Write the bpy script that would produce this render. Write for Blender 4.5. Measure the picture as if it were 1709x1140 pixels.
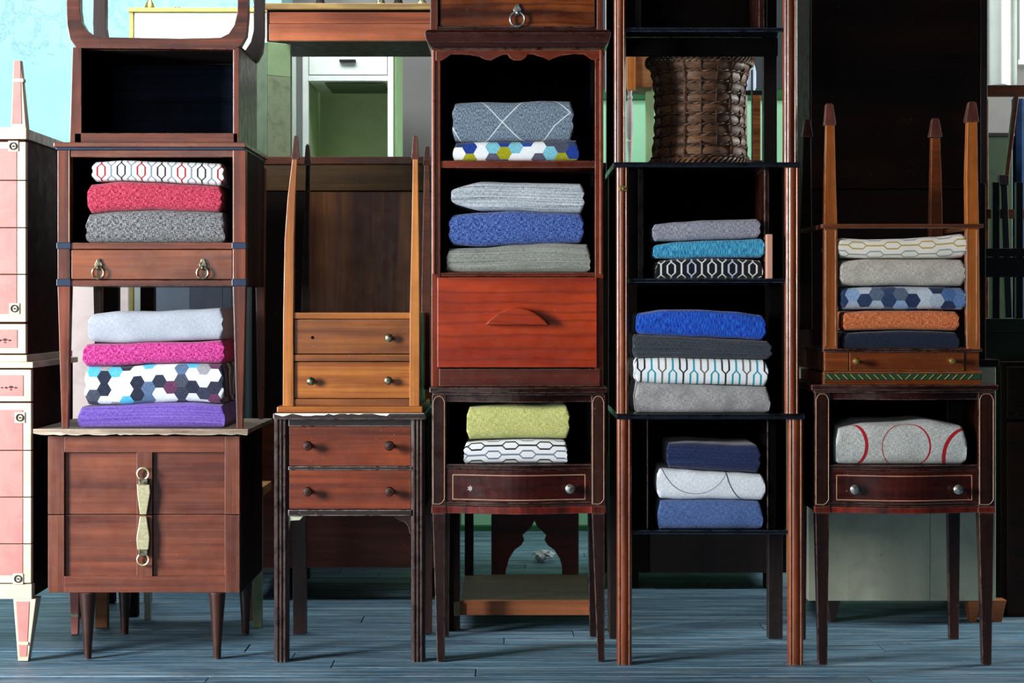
import bpy, bmesh, math, random
from mathutils import Vector, noise as mnoise

S = bpy.context.scene
C = S.collection
for o in list(bpy.data.objects):
    bpy.data.objects.remove(o)
PI = math.pi
random.seed(7)

# ------------------------------------------------------------------ camera
FPX, D, CX, HY, CAMZ = 3146.0, 4.6, 854.5, 510.0, 0.8772
cam = bpy.data.objects.new('camera', bpy.data.cameras.new('camera'))
C.objects.link(cam)
cam.location = (0, -D, CAMZ)
cam.rotation_euler = (PI / 2, 0, 0)
cam.data.sensor_width = 36
cam.data.lens = FPX / 1709 * 36
cam.data.shift_y = -60 / 1709
cam.data.clip_end = 60
S.camera = cam


def lin(c):
    return tuple((v / 12.92 if v <= 0.04045 else ((v + 0.055) / 1.055) ** 2.4) for v in (x / 255 for x in c))


# ------------------------------------------------------------------ world and lights
w = bpy.data.worlds.new('world')
S.world = w
w.use_nodes = True
bg = w.node_tree.nodes['Background']
bg.inputs[0].default_value = (0.50, 0.68, 1.0, 1)
bg.inputs[1].default_value = 0.030


def area(name, loc, target, sx, sy, power, col):
    l = bpy.data.lights.new(name, 'AREA')
    l.shape = 'RECTANGLE'
    l.size, l.size_y, l.energy, l.color = sx, sy, power, col
    o = bpy.data.objects.new(name, l)
    C.objects.link(o)
    o.location = loc
    o.rotation_euler = (Vector(target) - Vector(loc)).to_track_quat('-Z', 'Y').to_euler()
    return o


area('window_light_front', (-3.7, -2.05, 1.38), (0.1, 0.0, 0.75), 1.0, 1.4, 345, (0.97, 0.985, 1.0))
area('fill_light_behind_camera', (-1.7, -5.2, 1.6), (-0.3, 0.0, 0.9), 1.7, 1.8, 26, (0.95, 0.98, 1.0))  # unseen lamp added for front fill and sheen on the woods
area('fill_light_back', (-0.85, 0.95, 2.7), (-0.8, 2.5, 1.0), 1.6, 0.6, 50, (0.90, 0.98, 1.0))  # unseen lamp added to brighten the wall and cupboards at the back
area('window_light_back_right', (3.3, 1.0, 1.7), (-0.8, 2.4, 1.35), 0.7, 1.2, 100, (0.95, 1.0, 0.97))
S.view_settings.view_transform = 'Standard'
S.view_settings.look = 'None'
S.view_settings.exposure = 0.0
S.view_settings.gamma = 1.0
S.view_settings.use_curve_mapping = False
S.cycles.use_adaptive_sampling = False
S.cycles.max_bounces = 6
S.cycles.diffuse_bounces = 3
S.cycles.glossy_bounces = 3
S.cycles.use_denoising = True


# ------------------------------------------------------------------ pixel -> place helpers (at a true depth Y)
def X(px, Y=0.0):
    return (px - CX) * (D + Y) / FPX


def Z(py, Y=0.0):
    return CAMZ - (py - HY) * (D + Y) / FPX


def L(n, Y=0.0):
    return n * (D + Y) / FPX


# ------------------------------------------------------------------ node helpers
class NT:
    def __init__(self, name):
        self.m = bpy.data.materials.new(name)
        self.m.use_nodes = True
        self.t = self.m.node_tree
        self.p = self.t.nodes['Principled BSDF']

    def n(self, typ, **kw):
        nd = self.t.nodes.new(typ)
        for k, v in kw.items():
            setattr(nd, k, v)
        return nd

    def l(self, a, b):
        self.t.links.new(a, b)

    def put(self, sock, v):
        if hasattr(v, 'links') or isinstance(v, bpy.types.NodeSocket):
            self.l(v, sock)
        else:
            sock.default_value = v

    def math(self, op, a, b=None, c=None, clamp=False):
        nd = self.n('ShaderNodeMath', operation=op, use_clamp=clamp)
        self.put(nd.inputs[0], a)
        if b is not None:
            self.put(nd.inputs[1], b)
        if c is not None:
            self.put(nd.inputs[2], c)
        return nd.outputs[0]

    def vmath(self, op, a, b=None, c=None):
        nd = self.n('ShaderNodeVectorMath', operation=op)
        self.put(nd.inputs[0], a)
        if b is not None:
            self.put(nd.inputs[1], b)
        if c is not None:
            self.put(nd.inputs[2], c)
        return nd.outputs['Value'] if op in ('DOT_PRODUCT', 'LENGTH', 'DISTANCE') else nd.outputs[0]

    def noise(self, vec, scale, detail=3.0, rough=0.5, dist=0.0):
        nd = self.n('ShaderNodeTexNoise')
        self.l(vec, nd.inputs['Vector'])
        nd.inputs['Scale'].default_value = scale
        nd.inputs['Detail'].default_value = detail
        nd.inputs['Roughness'].default_value = rough
        nd.inputs['Distortion'].default_value = dist
        return nd.outputs[0]

    def ramp(self, fac, stops, interp='LINEAR'):
        nd = self.n('ShaderNodeValToRGB')
        cr = nd.color_ramp
        cr.interpolation = interp
        while len(cr.elements) < len(stops):
            cr.elements.new(0.5)
        for e, (p, c) in zip(cr.elements, stops):
            e.position = p
            e.color = (*c, 1) if len(c) == 3 else c
        self.l(fac, nd.inputs[0])
        return nd.outputs[0]

    def mix(self, fac, a, b, mode='MIX'):
        nd = self.n('ShaderNodeMix', data_type='RGBA', blend_type=mode)
        self.put(nd.inputs[0], fac)
        for i, v in ((6, a), (7, b)):
            if isinstance(v, tuple):
                nd.inputs[i].default_value = (*v[:3], 1)
            else:
                self.l(v, nd.inputs[i])
        return nd.outputs[2]

    def remap(self, v, a, b, c=0.0, d=1.0):
        nd = self.n('ShaderNodeMapRange')
        self.l(v, nd.inputs[0])
        for i, x in enumerate((a, b, c, d)):
            nd.inputs[i + 1].default_value = x
        return nd.outputs[0]

    def scale(self, vec, s):
        return self.vmath('MULTIPLY', vec, s)

    def bump(self, h, strength, dist=0.001):
        nd = self.n('ShaderNodeBump')
        nd.inputs['Strength'].default_value = strength
        nd.inputs['Distance'].default_value = dist
        self.l(h, nd.inputs['Height'])
        self.l(nd.outputs[0], self.p.inputs['Normal'])


BK, WH = (0, 0, 0), (1, 1, 1)
MATS = {}


def coords(t, rnd=True):
    tc = t.n('ShaderNodeTexCoord').outputs['Object']
    if not rnd:
        return tc
    oi = t.n('ShaderNodeObjectInfo').outputs['Random']
    return t.vmath('ADD', tc, t.vmath('MULTIPLY', t.n('ShaderNodeCombineXYZ').outputs[0], (0, 0, 0)) if False else t.scale(oi, (7.3, 5.1, 9.7)))


def lw(c):
    return tuple(v ** e for v, e in zip(lin(c), (1.16, 1.15, 1.22)))


def wood(name, dark, light, axis='x', rough=0.35, wear_glint=0.5, wear_glint_col=(190, 165, 150), fine=60, spec=0.5, speck=0.3, coat=0.25, figure=0.0):
    t = NT(name)
    co = coords(t)
    st = {'x': (1.6, fine, fine), 'z': (fine, fine, 1.6), 'y': (fine, 1.6, fine)}[axis]
    big = {'x': (1.0, 7, 7), 'z': (7, 7, 1.0), 'y': (7, 1.0, 7)}[axis]
    g1 = t.noise(t.scale(co, st), 1.0, 6, 0.65, 0.3)
    g2 = t.noise(t.scale(co, big), 1.0, 3, 0.5, 0.8 + figure)
    f = t.math('ADD', t.math('MULTIPLY', g1, 0.55), t.math('MULTIPLY', g2, 0.45))
    coat *= 0.55
    col = t.ramp(f, [(0.40, lw(dark)), (0.62, lw(light))])
    if figure:
        wv = t.n('ShaderNodeTexWave', wave_type='BANDS', bands_direction={'x': 'Z', 'z': 'X', 'y': 'Z'}[axis])
        t.l(t.scale(co, {'x': (2, 6, 9), 'z': (9, 6, 2), 'y': (6, 2, 9)}[axis]), wv.inputs[0])
        wv.inputs['Scale'].default_value = 1.2
        wv.inputs['Distortion'].default_value = 7.0
        wv.inputs['Detail'].default_value = 3.0
        wv.inputs['Detail Scale'].default_value = 0.9
        line = t.ramp(wv.outputs['Fac'], [(0.0, WH), (0.22, BK)])
        col = t.mix(t.math('MULTIPLY', line, figure), col, tuple(v * 0.45 for v in lin(dark)))
    blot = t.ramp(t.noise(co, 9.0, 4, 0.6), [(0.35, BK), (0.62, WH)])
    col = t.mix(t.math('MULTIPLY', blot, 0.40), col, tuple(v * 0.6 for v in lin(dark)))
    # scratched specks
    sp = t.ramp(t.noise(t.scale(co, (1, 1, 0.7)), 190.0, 2, 0.5), [(0.70, BK), (0.76, WH)])
    rg = t.ramp(t.noise(co, 12.0, 2), [(0.48, BK), (0.62, WH)])
    col = t.mix(t.math('MULTIPLY', t.math('MULTIPLY', sp, rg), speck), col, lin(wear_glint_col))
    if wear_glint > 0:
        bv = t.n('ShaderNodeBevel', samples=3)
        bv.inputs['Radius'].default_value = 0.0035
        geo = t.n('ShaderNodeNewGeometry').outputs['Normal']
        dt = t.vmath('DOT_PRODUCT', bv.outputs[0], geo)
        edge = t.ramp(dt, [(0.82, WH), (0.96, BK)])  # edge wear, with rim highlights painted into the same pale colour
        nz = t.ramp(t.noise(co, 38.0, 4, 0.7), [(0.38, BK), (0.54, WH)])
        col = t.mix(t.math('MULTIPLY', t.math('MULTIPLY', edge, nz), wear_glint), col, lin(wear_glint_col))
    t.l(col, t.p.inputs['Base Color'])
    r = t.remap(t.noise(co, 30.0, 4, 0.6), 0.3, 0.7, rough - 0.08, rough + 0.14)
    t.l(r, t.p.inputs['Roughness'])
    t.p.inputs['Specular IOR Level'].default_value = spec
    t.p.inputs['Coat Weight'].default_value = coat
    t.p.inputs['Coat Roughness'].default_value = 0.22
    t.bump(t.math('ADD', g1, t.math('MULTIPLY', sp, -0.4)), 0.25, 0.0012)
    MATS[name] = t.m
    return t.m


def paint(name, base, under, amount=0.35, rough=0.55, scale=14, spots=(90, 70, 60)):
    t = NT(name)
    co = coords(t)
    a = t.noise(co, scale, 6, 0.65, 0.4)
    col = t.mix(t.ramp(a, [(0.45, BK), (0.72, WH)]), lin(base), lin(under))
    b = t.noise(t.scale(co, (1, 1, 1.6)), scale * 6, 3, 0.6)
    c = t.noise(co, 6, 2)
    chip = t.math('MULTIPLY', t.ramp(b, [(0.66, BK), (0.72, WH)]), t.ramp(c, [(0.45, BK), (0.6, WH)]))
    col = t.mix(t.math('MULTIPLY', chip, amount), col, lin(spots))
    t.l(col, t.p.inputs['Base Color'])
    t.p.inputs['Roughness'].default_value = rough
    t.bump(a, 0.2, 0.001)
    MATS[name] = t.m
    return t.m


def metal(name, c1, c2, rough=0.35):
    t = NT(name)
    co = coords(t)
    col = t.mix(t.ramp(t.noise(co, 160, 3), [(0.4, BK), (0.65, WH)]), lin(c1), lin(c2))
    t.l(col, t.p.inputs['Base Color'])
    t.p.inputs['Metallic'].default_value = 0.75
    t.p.inputs['Roughness'].default_value = rough
    MATS[name] = t.m
    return t.m


wood('mahogany', (70, 27, 16), (148, 78, 54), 'x', rough=0.32)
wood('mahogany_up', (72, 28, 16), (150, 76, 50), 'z', rough=0.34)
wood('mahogany_gloss', (82, 36, 22), (158, 90, 58), 'x', rough=0.24, wear_glint=0.3, coat=0.45)
wood('cabinet_wood', (96, 42, 28), (146, 82, 60), 'x', rough=0.42, fine=70, wear_glint=0.25, speck=0.15)
wood('cabinet_wood_up', (98, 46, 32), (150, 88, 66), 'z', rough=0.42, fine=70, wear_glint=0.35, speck=0.15)
wood('cabinet_side', (38, 16, 10), (62, 27, 16), 'z', rough=0.6, wear_glint=0.1, coat=0, spec=0.12)
wood('raw_edge', (110, 80, 62), (236, 222, 204), 'x', rough=0.7, fine=18, wear_glint=0.9, wear_glint_col=(236, 220, 200), coat=0)
wood('leg_brown', (52, 24, 16), (92, 48, 34), 'z', rough=0.4)
wood('gilt', (104, 72, 38), (216, 184, 124), 'x', rough=0.5, fine=30, wear_glint=0.6, wear_glint_col=(90, 60, 36), coat=0)
wood('golden', (142, 76, 30), (214, 142, 72), 'x', rough=0.36, wear_glint=0.35, wear_glint_col=(225, 180, 130))
wood('golden_up', (146, 80, 34), (222, 150, 82), 'z', rough=0.36, wear_glint=0.35, wear_glint_col=(225, 180, 130))
wood('golden_dark', (104, 56, 28), (172, 108, 60), 'x', rough=0.36, wear_glint=0.3)
wood('ebonised', (34, 16, 15), (62, 32, 28), 'z', rough=0.28, wear_glint=0.85, wear_glint_col=(170, 140, 130), coat=0.4)
wood('ebonised_top', (36, 24, 26), (64, 42, 42), 'x', rough=0.4, wear_glint=1.0, wear_glint_col=(235, 225, 218), coat=0.3)
wood('drawer_red', (92, 34, 14), (158, 76, 42), 'x', rough=0.45, wear_glint=0.5, speck=0.8, wear_glint_col=(200, 140, 110))
wood('brown_black', (26, 14, 8), (46, 27, 15), 'x', rough=0.6, wear_glint=0.15, coat=0, spec=0.2)
wood('olive_brown', (80, 58, 28), (128, 94, 50), 'x', rough=0.5, wear_glint=0.1, coat=0.1)
wood('dark_veneer', (96, 48, 26), (190, 128, 76), 'z', rough=0.4, fine=30, wear_glint=0.3, coat=0.2)
wood('wardrobe_door', (34, 17, 8), (72, 38, 18), 'x', rough=0.5, spec=0.25, fine=14, wear_glint=0.1, coat=0.2)
wood('orange_brown', (146, 76, 50), (204, 122, 84), 'x', rough=0.45, fine=30, wear_glint=0.3)
wood('flame', (70, 28, 10), (176, 96, 40), 'x', rough=0.25, fine=10, wear_glint=0.3, figure=0.6, coat=0.5)
wood('moulding', (40, 16, 10), (82, 34, 22), 'x', rough=0.25, wear_glint=0.7, wear_glint_col=(210, 170, 160), coat=0.5)
wood('bookcase', (84, 30, 14), (142, 60, 30), 'x', rough=0.3, wear_glint=0.6, wear_glint_col=(225, 150, 110), coat=0.4)
wood('bookcase_up', (90, 32, 14), (158, 70, 34), 'z', rough=0.3, wear_glint=0.6, wear_glint_col=(230, 160, 120), coat=0.4)
wood('fall_front', (150, 46, 14), (196, 76, 26), 'x', rough=0.36, fine=16, wear_glint=0.35, figure=0.55, speck=0.5, wear_glint_col=(235, 170, 130), coat=0.3)
wood('plinth', (76, 26, 16), (116, 46, 28), 'x', rough=0.4, wear_glint=0.5)
wood('stand_dark', (34, 13, 8), (72, 34, 20), 'z', rough=0.28, wear_glint=0.75, wear_glint_col=(190, 150, 135), coat=0.5)
wood('stand_dark_x', (34, 12, 8), (70, 28, 18), 'x', rough=0.28, wear_glint=0.75, wear_glint_col=(190, 150, 135), coat=0.5)
wood('stand_drawer', (56, 16, 9), (98, 34, 18), 'x', rough=0.26, wear_glint=0.3, coat=0.5, speck=0.5)
wood('crossband', (70, 16, 8), (150, 48, 26), 'z', rough=0.35, fine=45, wear_glint=0.4)
wood('reeded', (92, 38, 16), (172, 94, 50), 'z', rough=0.3, wear_glint=0.45, wear_glint_col=(215, 165, 135), coat=0.4)
wood('black_shelf', (9, 12, 20), (22, 28, 42), 'x', rough=0.22, wear_glint=0.6, wear_glint_col=(120, 130, 160), coat=0.5)
wood('black_inside', (4, 4, 6), (9, 8, 11), 'x', rough=0.8, wear_glint=0, coat=0, spec=0.05, speck=0.02)
wood('navy_inside', (24, 32, 52), (48, 58, 86), 'x', rough=0.7, wear_glint=0, coat=0, spec=0.12, speck=0.02)
wood('maroon_side', (52, 12, 10), (92, 26, 20), 'z', rough=0.6, wear_glint=0.1, coat=0, spec=0.12)
wood('inlaid_up', (128, 66, 28), (200, 122, 62), 'z', rough=0.34, wear_glint=0.6, wear_glint_col=(235, 190, 140), coat=0.3)
wood('inlaid', (104, 50, 22), (152, 82, 42), 'x', rough=0.34, wear_glint=0.5, wear_glint_col=(225, 180, 130), coat=0.3)
wood('foot_cap', (74, 36, 30), (120, 66, 56), 'z', rough=0.45, wear_glint=0.5)
wood('pine', (150, 98, 60), (206, 152, 104), 'x', rough=0.6, fine=25, wear_glint=0.2, coat=0)
wood('bench_edge', (150, 84, 50), (196, 124, 82), 'x', rough=0.55, fine=35, wear_glint=0.2, coat=0)
wood('olive_board', (54, 44, 30), (84, 72, 52), 'x', rough=0.6, wear_glint=0.1, coat=0)
wood('chair_brown', (92, 46, 26), (140, 76, 48), 'x', rough=0.4, wear_glint=0.3)
wood('purple_brown', (44, 30, 32), (72, 50, 50), 'z', rough=0.5, wear_glint=0.3, coat=0.1)
wood('wicker', (80, 52, 38), (168, 126, 100), 'x', rough=0.5, fine=200, wear_glint=0.2, coat=0, speck=0.1)
wood('wicker_dark', (40, 26, 20), (96, 68, 54), 'x', rough=0.6, fine=160, wear_glint=0.2, coat=0)
paint('pink', (226, 140, 132), (214, 122, 116), 0.35, spots=(240, 200, 180))
paint('cream', (220, 206, 182), (206, 188, 160), 0.5, spots=(120, 90, 70))
paint('white_paint', (216, 222, 216), (200, 208, 200), 0.2)
paint('yellow_paint', (182, 164, 88), (150, 132, 66), 0.4)
paint('mint_inside', (232, 246, 206), (222, 238, 188), 0.1)
paint('mint_side', (160, 190, 140), (140, 172, 120), 0.2)
paint('grey_green', (88, 102, 80), (66, 80, 64), 0.6, spots=(60, 60, 40))
paint('grey_green_light', (146, 162, 126), (116, 130, 92), 0.5, scale=30)
paint('blue_grey', (176, 192, 212), (160, 176, 196), 0.2)
paint('blue_grey_dark', (134, 142, 160), (120, 126, 146), 0.2)
paint('old_cream', (206, 206, 180), (186, 186, 160), 0.5, rough=0.4, spots=(90, 84, 60))
paint('navy_band', (24, 44, 70), (16, 30, 52), 0.3, rough=0.35)
paint('green_band', (22, 66, 40), (16, 48, 30), 0.3)
paint('gold_line', (206, 166, 96), (180, 138, 78), 0.2)
paint('string_inlay', (206, 158, 128), (150, 104, 78), 0.3)
paint('chip_white', (250, 244, 232), (226, 212, 192), 0.5, scale=60)
paint('ink', (40, 30, 30), (60, 44, 40), 0.0)
paint('green_metal', (38, 52, 34), (28, 40, 28), 0.2, rough=0.4)
paint('black_iron', (8, 9, 12), (14, 15, 18), 0.1, rough=0.4)
paint('blue_cloth', (22, 52, 92), (14, 34, 66), 0.0, rough=0.9)
paint('curtain_cloth', (214, 220, 214), (204, 212, 206), 0.0, rough=0.9)
paint('rail_green', (16, 84, 40), (10, 60, 30), 0.1)
paint('peach', (206, 152, 128), (190, 130, 110), 0.2)
paint('pale_mauve', (196, 180, 176), (176, 158, 156), 0.2)
paint('paper', (226, 228, 230), (210, 214, 218), 0.0)
metal('brass', (196, 168, 96), (150, 120, 60), 0.3)
metal('pale_brass', (224, 216, 176), (202, 190, 144), 0.38)
metal('old_metal', (150, 144, 118), (66, 58, 44), 0.35)
metal('steel', (186, 190, 186), (110, 112, 108), 0.3)


# ------------------------------------------------------------------ mesh builder
class B:
    def __init__(s):
        s.bm = bmesh.new()

    def hexa(s, p):
        """p: 8 points, bottom 4 ccw then top 4"""
        v = [s.bm.verts.new(q) for q in p]
        for f in ((3, 2, 1, 0), (4, 5, 6, 7), (0, 1, 5, 4), (1, 2, 6, 5), (2, 3, 7, 6), (3, 0, 4, 7)):
            s.bm.faces.new([v[i] for i in f])
        return s

    def box(s, x0, x1, y0, y1, z0, z1):
        return s.hexa([(x0, y0, z0), (x1, y0, z0), (x1, y1, z0), (x0, y1, z0), (x0, y0, z1), (x1, y0, z1), (x1, y1, z1), (x0, y1, z1)])

    def pbox(s, a, b, top, bot, Y, dep, Ys=None):
        """box whose front face, at depth Y, spans these pixels; Ys lets it protrude from that depth"""
        y0 = Y if Ys is None else Ys
        return s.box(X(a, Y), X(b, Y), y0, y0 + dep, Z(bot, Y), Z(top, Y))

    def taper(s, a, b):
        """a, b = (x0,x1,y0,y1,z) rectangles, bottom and top"""
        q = []
        for (x0, x1, y0, y1, z) in (a, b):
            q += [(x0, y0, z), (x1, y0, z), (x1, y1, z), (x0, y1, z)]
        return s.hexa(q)

    def prism(s, pts, y0, y1):
        """outline in x,z pushed along y"""
        ar = sum(pts[i][0] * pts[(i + 1) % len(pts)][1] - pts[(i + 1) % len(pts)][0] * pts[i][1] for i in range(len(pts)))
        if ar < 0:
            pts = pts[::-1]
        f = [s.bm.verts.new((x, y0, z)) for x, z in pts]
        g = [s.bm.verts.new((x, y1, z)) for x, z in pts]
        s.bm.faces.new(f)
        s.bm.faces.new(g[::-1])
        n = len(pts)
        for i in range(n):
            s.bm.faces.new((f[i], g[i], g[(i + 1) % n], f[(i + 1) % n]))
        return s

    def pprism(s, pts, Y, dep, Ys=None):
        y0 = Y if Ys is None else Ys
        return s.prism([(X(a, Y), Z(b, Y)) for a, b in pts], y0, y0 + dep)

    def extz(s, pts, z0, z1):
        """plan outline x,y pushed along z"""
        f = [s.bm.verts.new((x, y, z0)) for x, y in pts]
        g = [s.bm.verts.new((x, y, z1)) for x, y in pts]
        s.bm.faces.new(f[::-1])
        s.bm.faces.new(g)
        n = len(pts)
        for i in range(n):
            s.bm.faces.new((f[i], f[(i + 1) % n], g[(i + 1) % n], g[i]))
        return s

    def lathe(s, prof, c, axis='z', n=20):
        """prof: list of (radius, t) along the axis from c"""
        rings = []
        for r, t in prof:
            ring = []
            for k in range(n):
                a = 2 * PI * k / n
                u, v = r * math.cos(a), r * math.sin(a)
                if axis == 'z':
                    q = (c[0] + u, c[1] + v, c[2] + t)
                else:      # points toward the camera, -y
                    q = (c[0] + u, c[1] - t, c[2] + v)
                ring.append(s.bm.verts.new(q))
            rings.append(ring)
        for a, b in zip(rings, rings[1:]):
            for k in range(n):
                s.bm.faces.new((a[k], a[(k + 1) % n], b[(k + 1) % n], b[k]))
        s.bm.faces.new(rings[0][::-1])
        s.bm.faces.new(rings[-1])
        s.smooth = True
        return s

    smooth = False

    def torus(s, c, R, r, axis='y', n=24, m=8, squash=1.0):
        rings = []
        for k in range(n):
            a = 2 * PI * k / n
            ring = []
            for j in range(m):
                b = 2 * PI * j / m
                q = R + r * math.cos(b)
                if axis == 'y':
                    ring.append(s.bm.verts.new((c[0] + q * math.cos(a), c[1] + r * math.sin(b), c[2] + q * math.sin(a) * squash)))
                else:
                    ring.append(s.bm.verts.new((c[0] + q * math.cos(a), c[1] + q * math.sin(a), c[2] + r * math.sin(b))))
            rings.append(ring)
        for k in range(n):
            for j in range(m):
                s.bm.faces.new((rings[k][j], rings[(k + 1) % n][j], rings[(k + 1) % n][(j + 1) % m], rings[k][(j + 1) % m]))
        s.smooth = True
        return s

    def tube(s, pts, r, n=6):
        pts = [Vector(p) for p in pts]
        rings = []
        for i, p in enumerate(pts):
            d = (pts[min(i + 1, len(pts) - 1)] - pts[max(i - 1, 0)]).normalized()
            up = Vector((0, 1, 0)) if abs(d.y) < 0.9 else Vector((1, 0, 0))
            a = d.cross(up).normalized()
            b = d.cross(a)
            rr = r[i] if isinstance(r, (list, tuple)) else r
            rings.append([s.bm.verts.new(p + a * rr * math.cos(2 * PI * k / n) + b * rr * math.sin(2 * PI * k / n)) for k in range(n)])
        for a, b in zip(rings, rings[1:]):
            for k in range(n):
                s.bm.faces.new((a[k], a[(k + 1) % n], b[(k + 1) % n], b[k]))
        s.bm.faces.new(rings[0][::-1])
        s.bm.faces.new(rings[-1])
        s.smooth = True
        return s


def tag(o, label=None, cat=None, group=None, kind=None):
    for k, v in (('label', label), ('category', cat), ('group', group), ('kind', kind)):
        if v:
            o[k] = v
    return o


def origin(o):
    v = Vector((0, 0, 0))
    while o is not None:
        v += o.location
        o = o.parent
    return v


def obj(name, b, mat, parent=None, bevel=0.0015, label=None, at=None):
    off = origin(parent) if parent else Vector(at or (0, 0, 0))
    bmesh.ops.recalc_face_normals(b.bm, faces=b.bm.faces)
    bmesh.ops.translate(b.bm, verts=b.bm.verts, vec=-off)
    if b.smooth:
        for f in b.bm.faces:
            f.smooth = True
    me = bpy.data.meshes.new(name)
    b.bm.to_mesh(me)
    b.bm.free()
    o = bpy.data.objects.new(name, me)
    me.materials.append(MATS[mat] if isinstance(mat, str) else mat)
    C.objects.link(o)
    if parent:
        o.parent = parent
    else:
        o.location = off
    if b.smooth:
        try:
            me.set_sharp_from_angle(angle=0.7)
        except Exception:
            pass
    elif bevel:
        md = o.modifiers.new('bevel', 'BEVEL')
        md.width = bevel
        md.segments = 2
        md.limit_method = 'ANGLE'
        md.angle_limit = 0.6
    if label:
        o['label'] = label
    return o


def thing(name, label, cat, loc, group=None):
    o = bpy.data.objects.new(name, None)
    o.empty_display_size = 0.05
    C.objects.link(o)
    o.location = loc
    return tag(o, label, cat, group)


def struct(name, b, mat, **kw):
    o = obj(name, b, mat, **kw)
    o['kind'] = 'structure'
    return o


# ================================================================== SETTING
def floor_material():
    t = NT('floor_paint')
    co = coords(t)
    g = t.noise(t.scale(co, (2.2, 60, 10)), 1.0, 7, 0.7, 0.4)
    col = t.ramp(g, [(0.35, lin((38, 66, 86))), (0.48, lin((88, 128, 152))), (0.62, lin((146, 180, 198)))])
    worn = t.noise(t.scale(co, (3, 14, 3)), 1.6, 6, 0.7, 0.6)
    col = t.mix(t.math('MULTIPLY', t.ramp(worn, [(0.50, BK), (0.66, WH)]), 0.55), col, lin((150, 158, 156)))
    drt = t.noise(t.scale(co, (1.3, 2.2, 1)), 1.6, 6, 0.7, 0.5)
    col = t.mix(t.math('MULTIPLY', t.ramp(drt, [(0.46, BK), (0.66, WH)]), 0.45), col, lin((46, 66, 82)))
    dk = t.noise(t.scale(co, (7, 40, 7)), 2.0, 5, 0.7, 0.8)
    col = t.mix(t.ramp(dk, [(0.62, BK), (0.67, WH)]), col, lin((22, 34, 44)))
    ck = t.noise(t.scale(co, (3.5, 150, 9)), 1.0, 4, 0.6, 1.2)
    col = t.mix(t.math('MULTIPLY', t.ramp(ck, [(0.60, BK), (0.65, WH)]), 0.8), col, lin((24, 36, 46)))
    tiny = t.noise(t.scale(co, (60, 160, 60)), 1.0, 2, 0.5)
    col = t.mix(t.ramp(tiny, [(0.72, BK), (0.76, WH)]), col, lin((180, 190, 190)))
    hue = t.math('MULTIPLY', t.n('ShaderNodeObjectInfo').outputs['Random'], 0.3)
    col = t.mix(hue, col, lin((52, 82, 104)))
    t.l(col, t.p.inputs['Base Color'])
    t.p.inputs['Roughness'].default_value = 0.5
    t.bump(t.math('SUBTRACT', g, t.math('MULTIPLY', dk, 1.2)), 0.9, 0.004)
    MATS['floor_paint'] = t.m


floor_material()
YB = 2.76
fl = struct('floor', B().box(-4.2, 4.4, -5.4, YB + 0.1, -0.08, -0.022), 'floor_paint', bevel=0)
rnd = random.Random(3)
y = -1.1
while y < YB:
    wd = 0.105 + rnd.uniform(-0.006, 0.008)
    x = -3.3 - rnd.uniform(0, 1.2)
    while x < 3.3:
        ln = rnd.uniform(1.3, 2.6)
        dz = rnd.uniform(-0.0022, 0.0)
        p = obj('plank', B().box(x + 0.0012, min(x + ln, 3.6) - 0.0012, y + 0.0014, min(y + wd, YB + 0.02) - 0.0014, -0.022, dz), 'floor_paint', fl, bevel=0.0015)
        x += ln
    y += wd


def wall_material(name, base, alt, peel=False):
    t = NT(name)
    co = coords(t, False)
    a = t.noise(co, 1.7, 5, 0.6, 0.5)
    col = t.mix(t.ramp(a, [(0.35, BK), (0.7, WH)]), lin(base), lin(alt))
    h = a
    if peel:
        z = t.n('ShaderNodeSeparateXYZ')
        t.l(co, z.inputs[0])
        up = t.remap(z.outputs[2], 1.62, 1.82, 0.0, 0.34)
        pe = t.noise(co, 9.0, 7, 0.7, 0.6)
        m = t.ramp(t.math('ADD', pe, up), [(0.86, BK), (0.89, WH)])
        col = t.mix(t.math('MULTIPLY', m, 0.35), col, lin((150, 176, 182)))
        edge = t.ramp(t.math('ADD', pe, up), [(0.84, BK), (0.865, WH), (0.885, BK)])
        col = t.mix(t.math('MULTIPLY', edge, 0.5), col, lin((84, 116, 130)))
        h = t.math('SUBTRACT', a, m)
    t.l(col, t.p.inputs['Base Color'])
    t.p.inputs['Roughness'].default_value = 0.7
    t.bump(h, 0.3, 0.004)
    MATS[name] = t.m


wall_material('wall_cyan', (138, 190, 194), (160, 206, 206), True)
wall_material('wall_navy', (30, 38, 46), (38, 50, 54))
wall_material('wall_mint', (150, 206, 166), (132, 190, 150))
wall_material('wall_taupe', (120, 116, 112), (100, 98, 98))
wall_material('wall_white', (210, 206, 206), (190, 188, 190))
# the cyan chimney breast at the left, then the painted dado wall
struct('wall_left', B().box(-3.6, X(470, 2.4), 2.4, YB + 0.2, 0, 2.9), 'wall_cyan', bevel=0.004)
struct('wall_back.002', B().box(X(466, YB), X(770, YB) - 0.001, YB - 0.004, YB + 0.12, 0, 2.9), 'wall_taupe', bevel=0)
struct('wall_back.003', B().box(X(1500, YB) + 0.001, 3.9, YB - 0.004, YB + 0.1, 0, Z(112, YB)), 'wall_taupe', bevel=0)
wall = struct('wall_back', B().box(X(770, YB), X(1500, YB), YB, YB + 0.12, 0, Z(152, YB)), 'wall_mint', bevel=0)
struct('wall_back.001', B().box(X(770, YB), X(1690, YB), YB + 0.003, YB + 0.12, Z(150, YB), 2.9), 'wall_navy', bevel=0)
struct('trim_1', B().box(X(770, YB), X(1500, YB), YB - 0.03, YB, Z(168, YB), Z(150, YB)), 'rail_green', bevel=0.004)
struct('baseboard_back', B().box(X(466, YB), 3.9, YB - 0.02, YB, -0.02, Z(876, YB)), 'rail_green', bevel=0.004)
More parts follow.
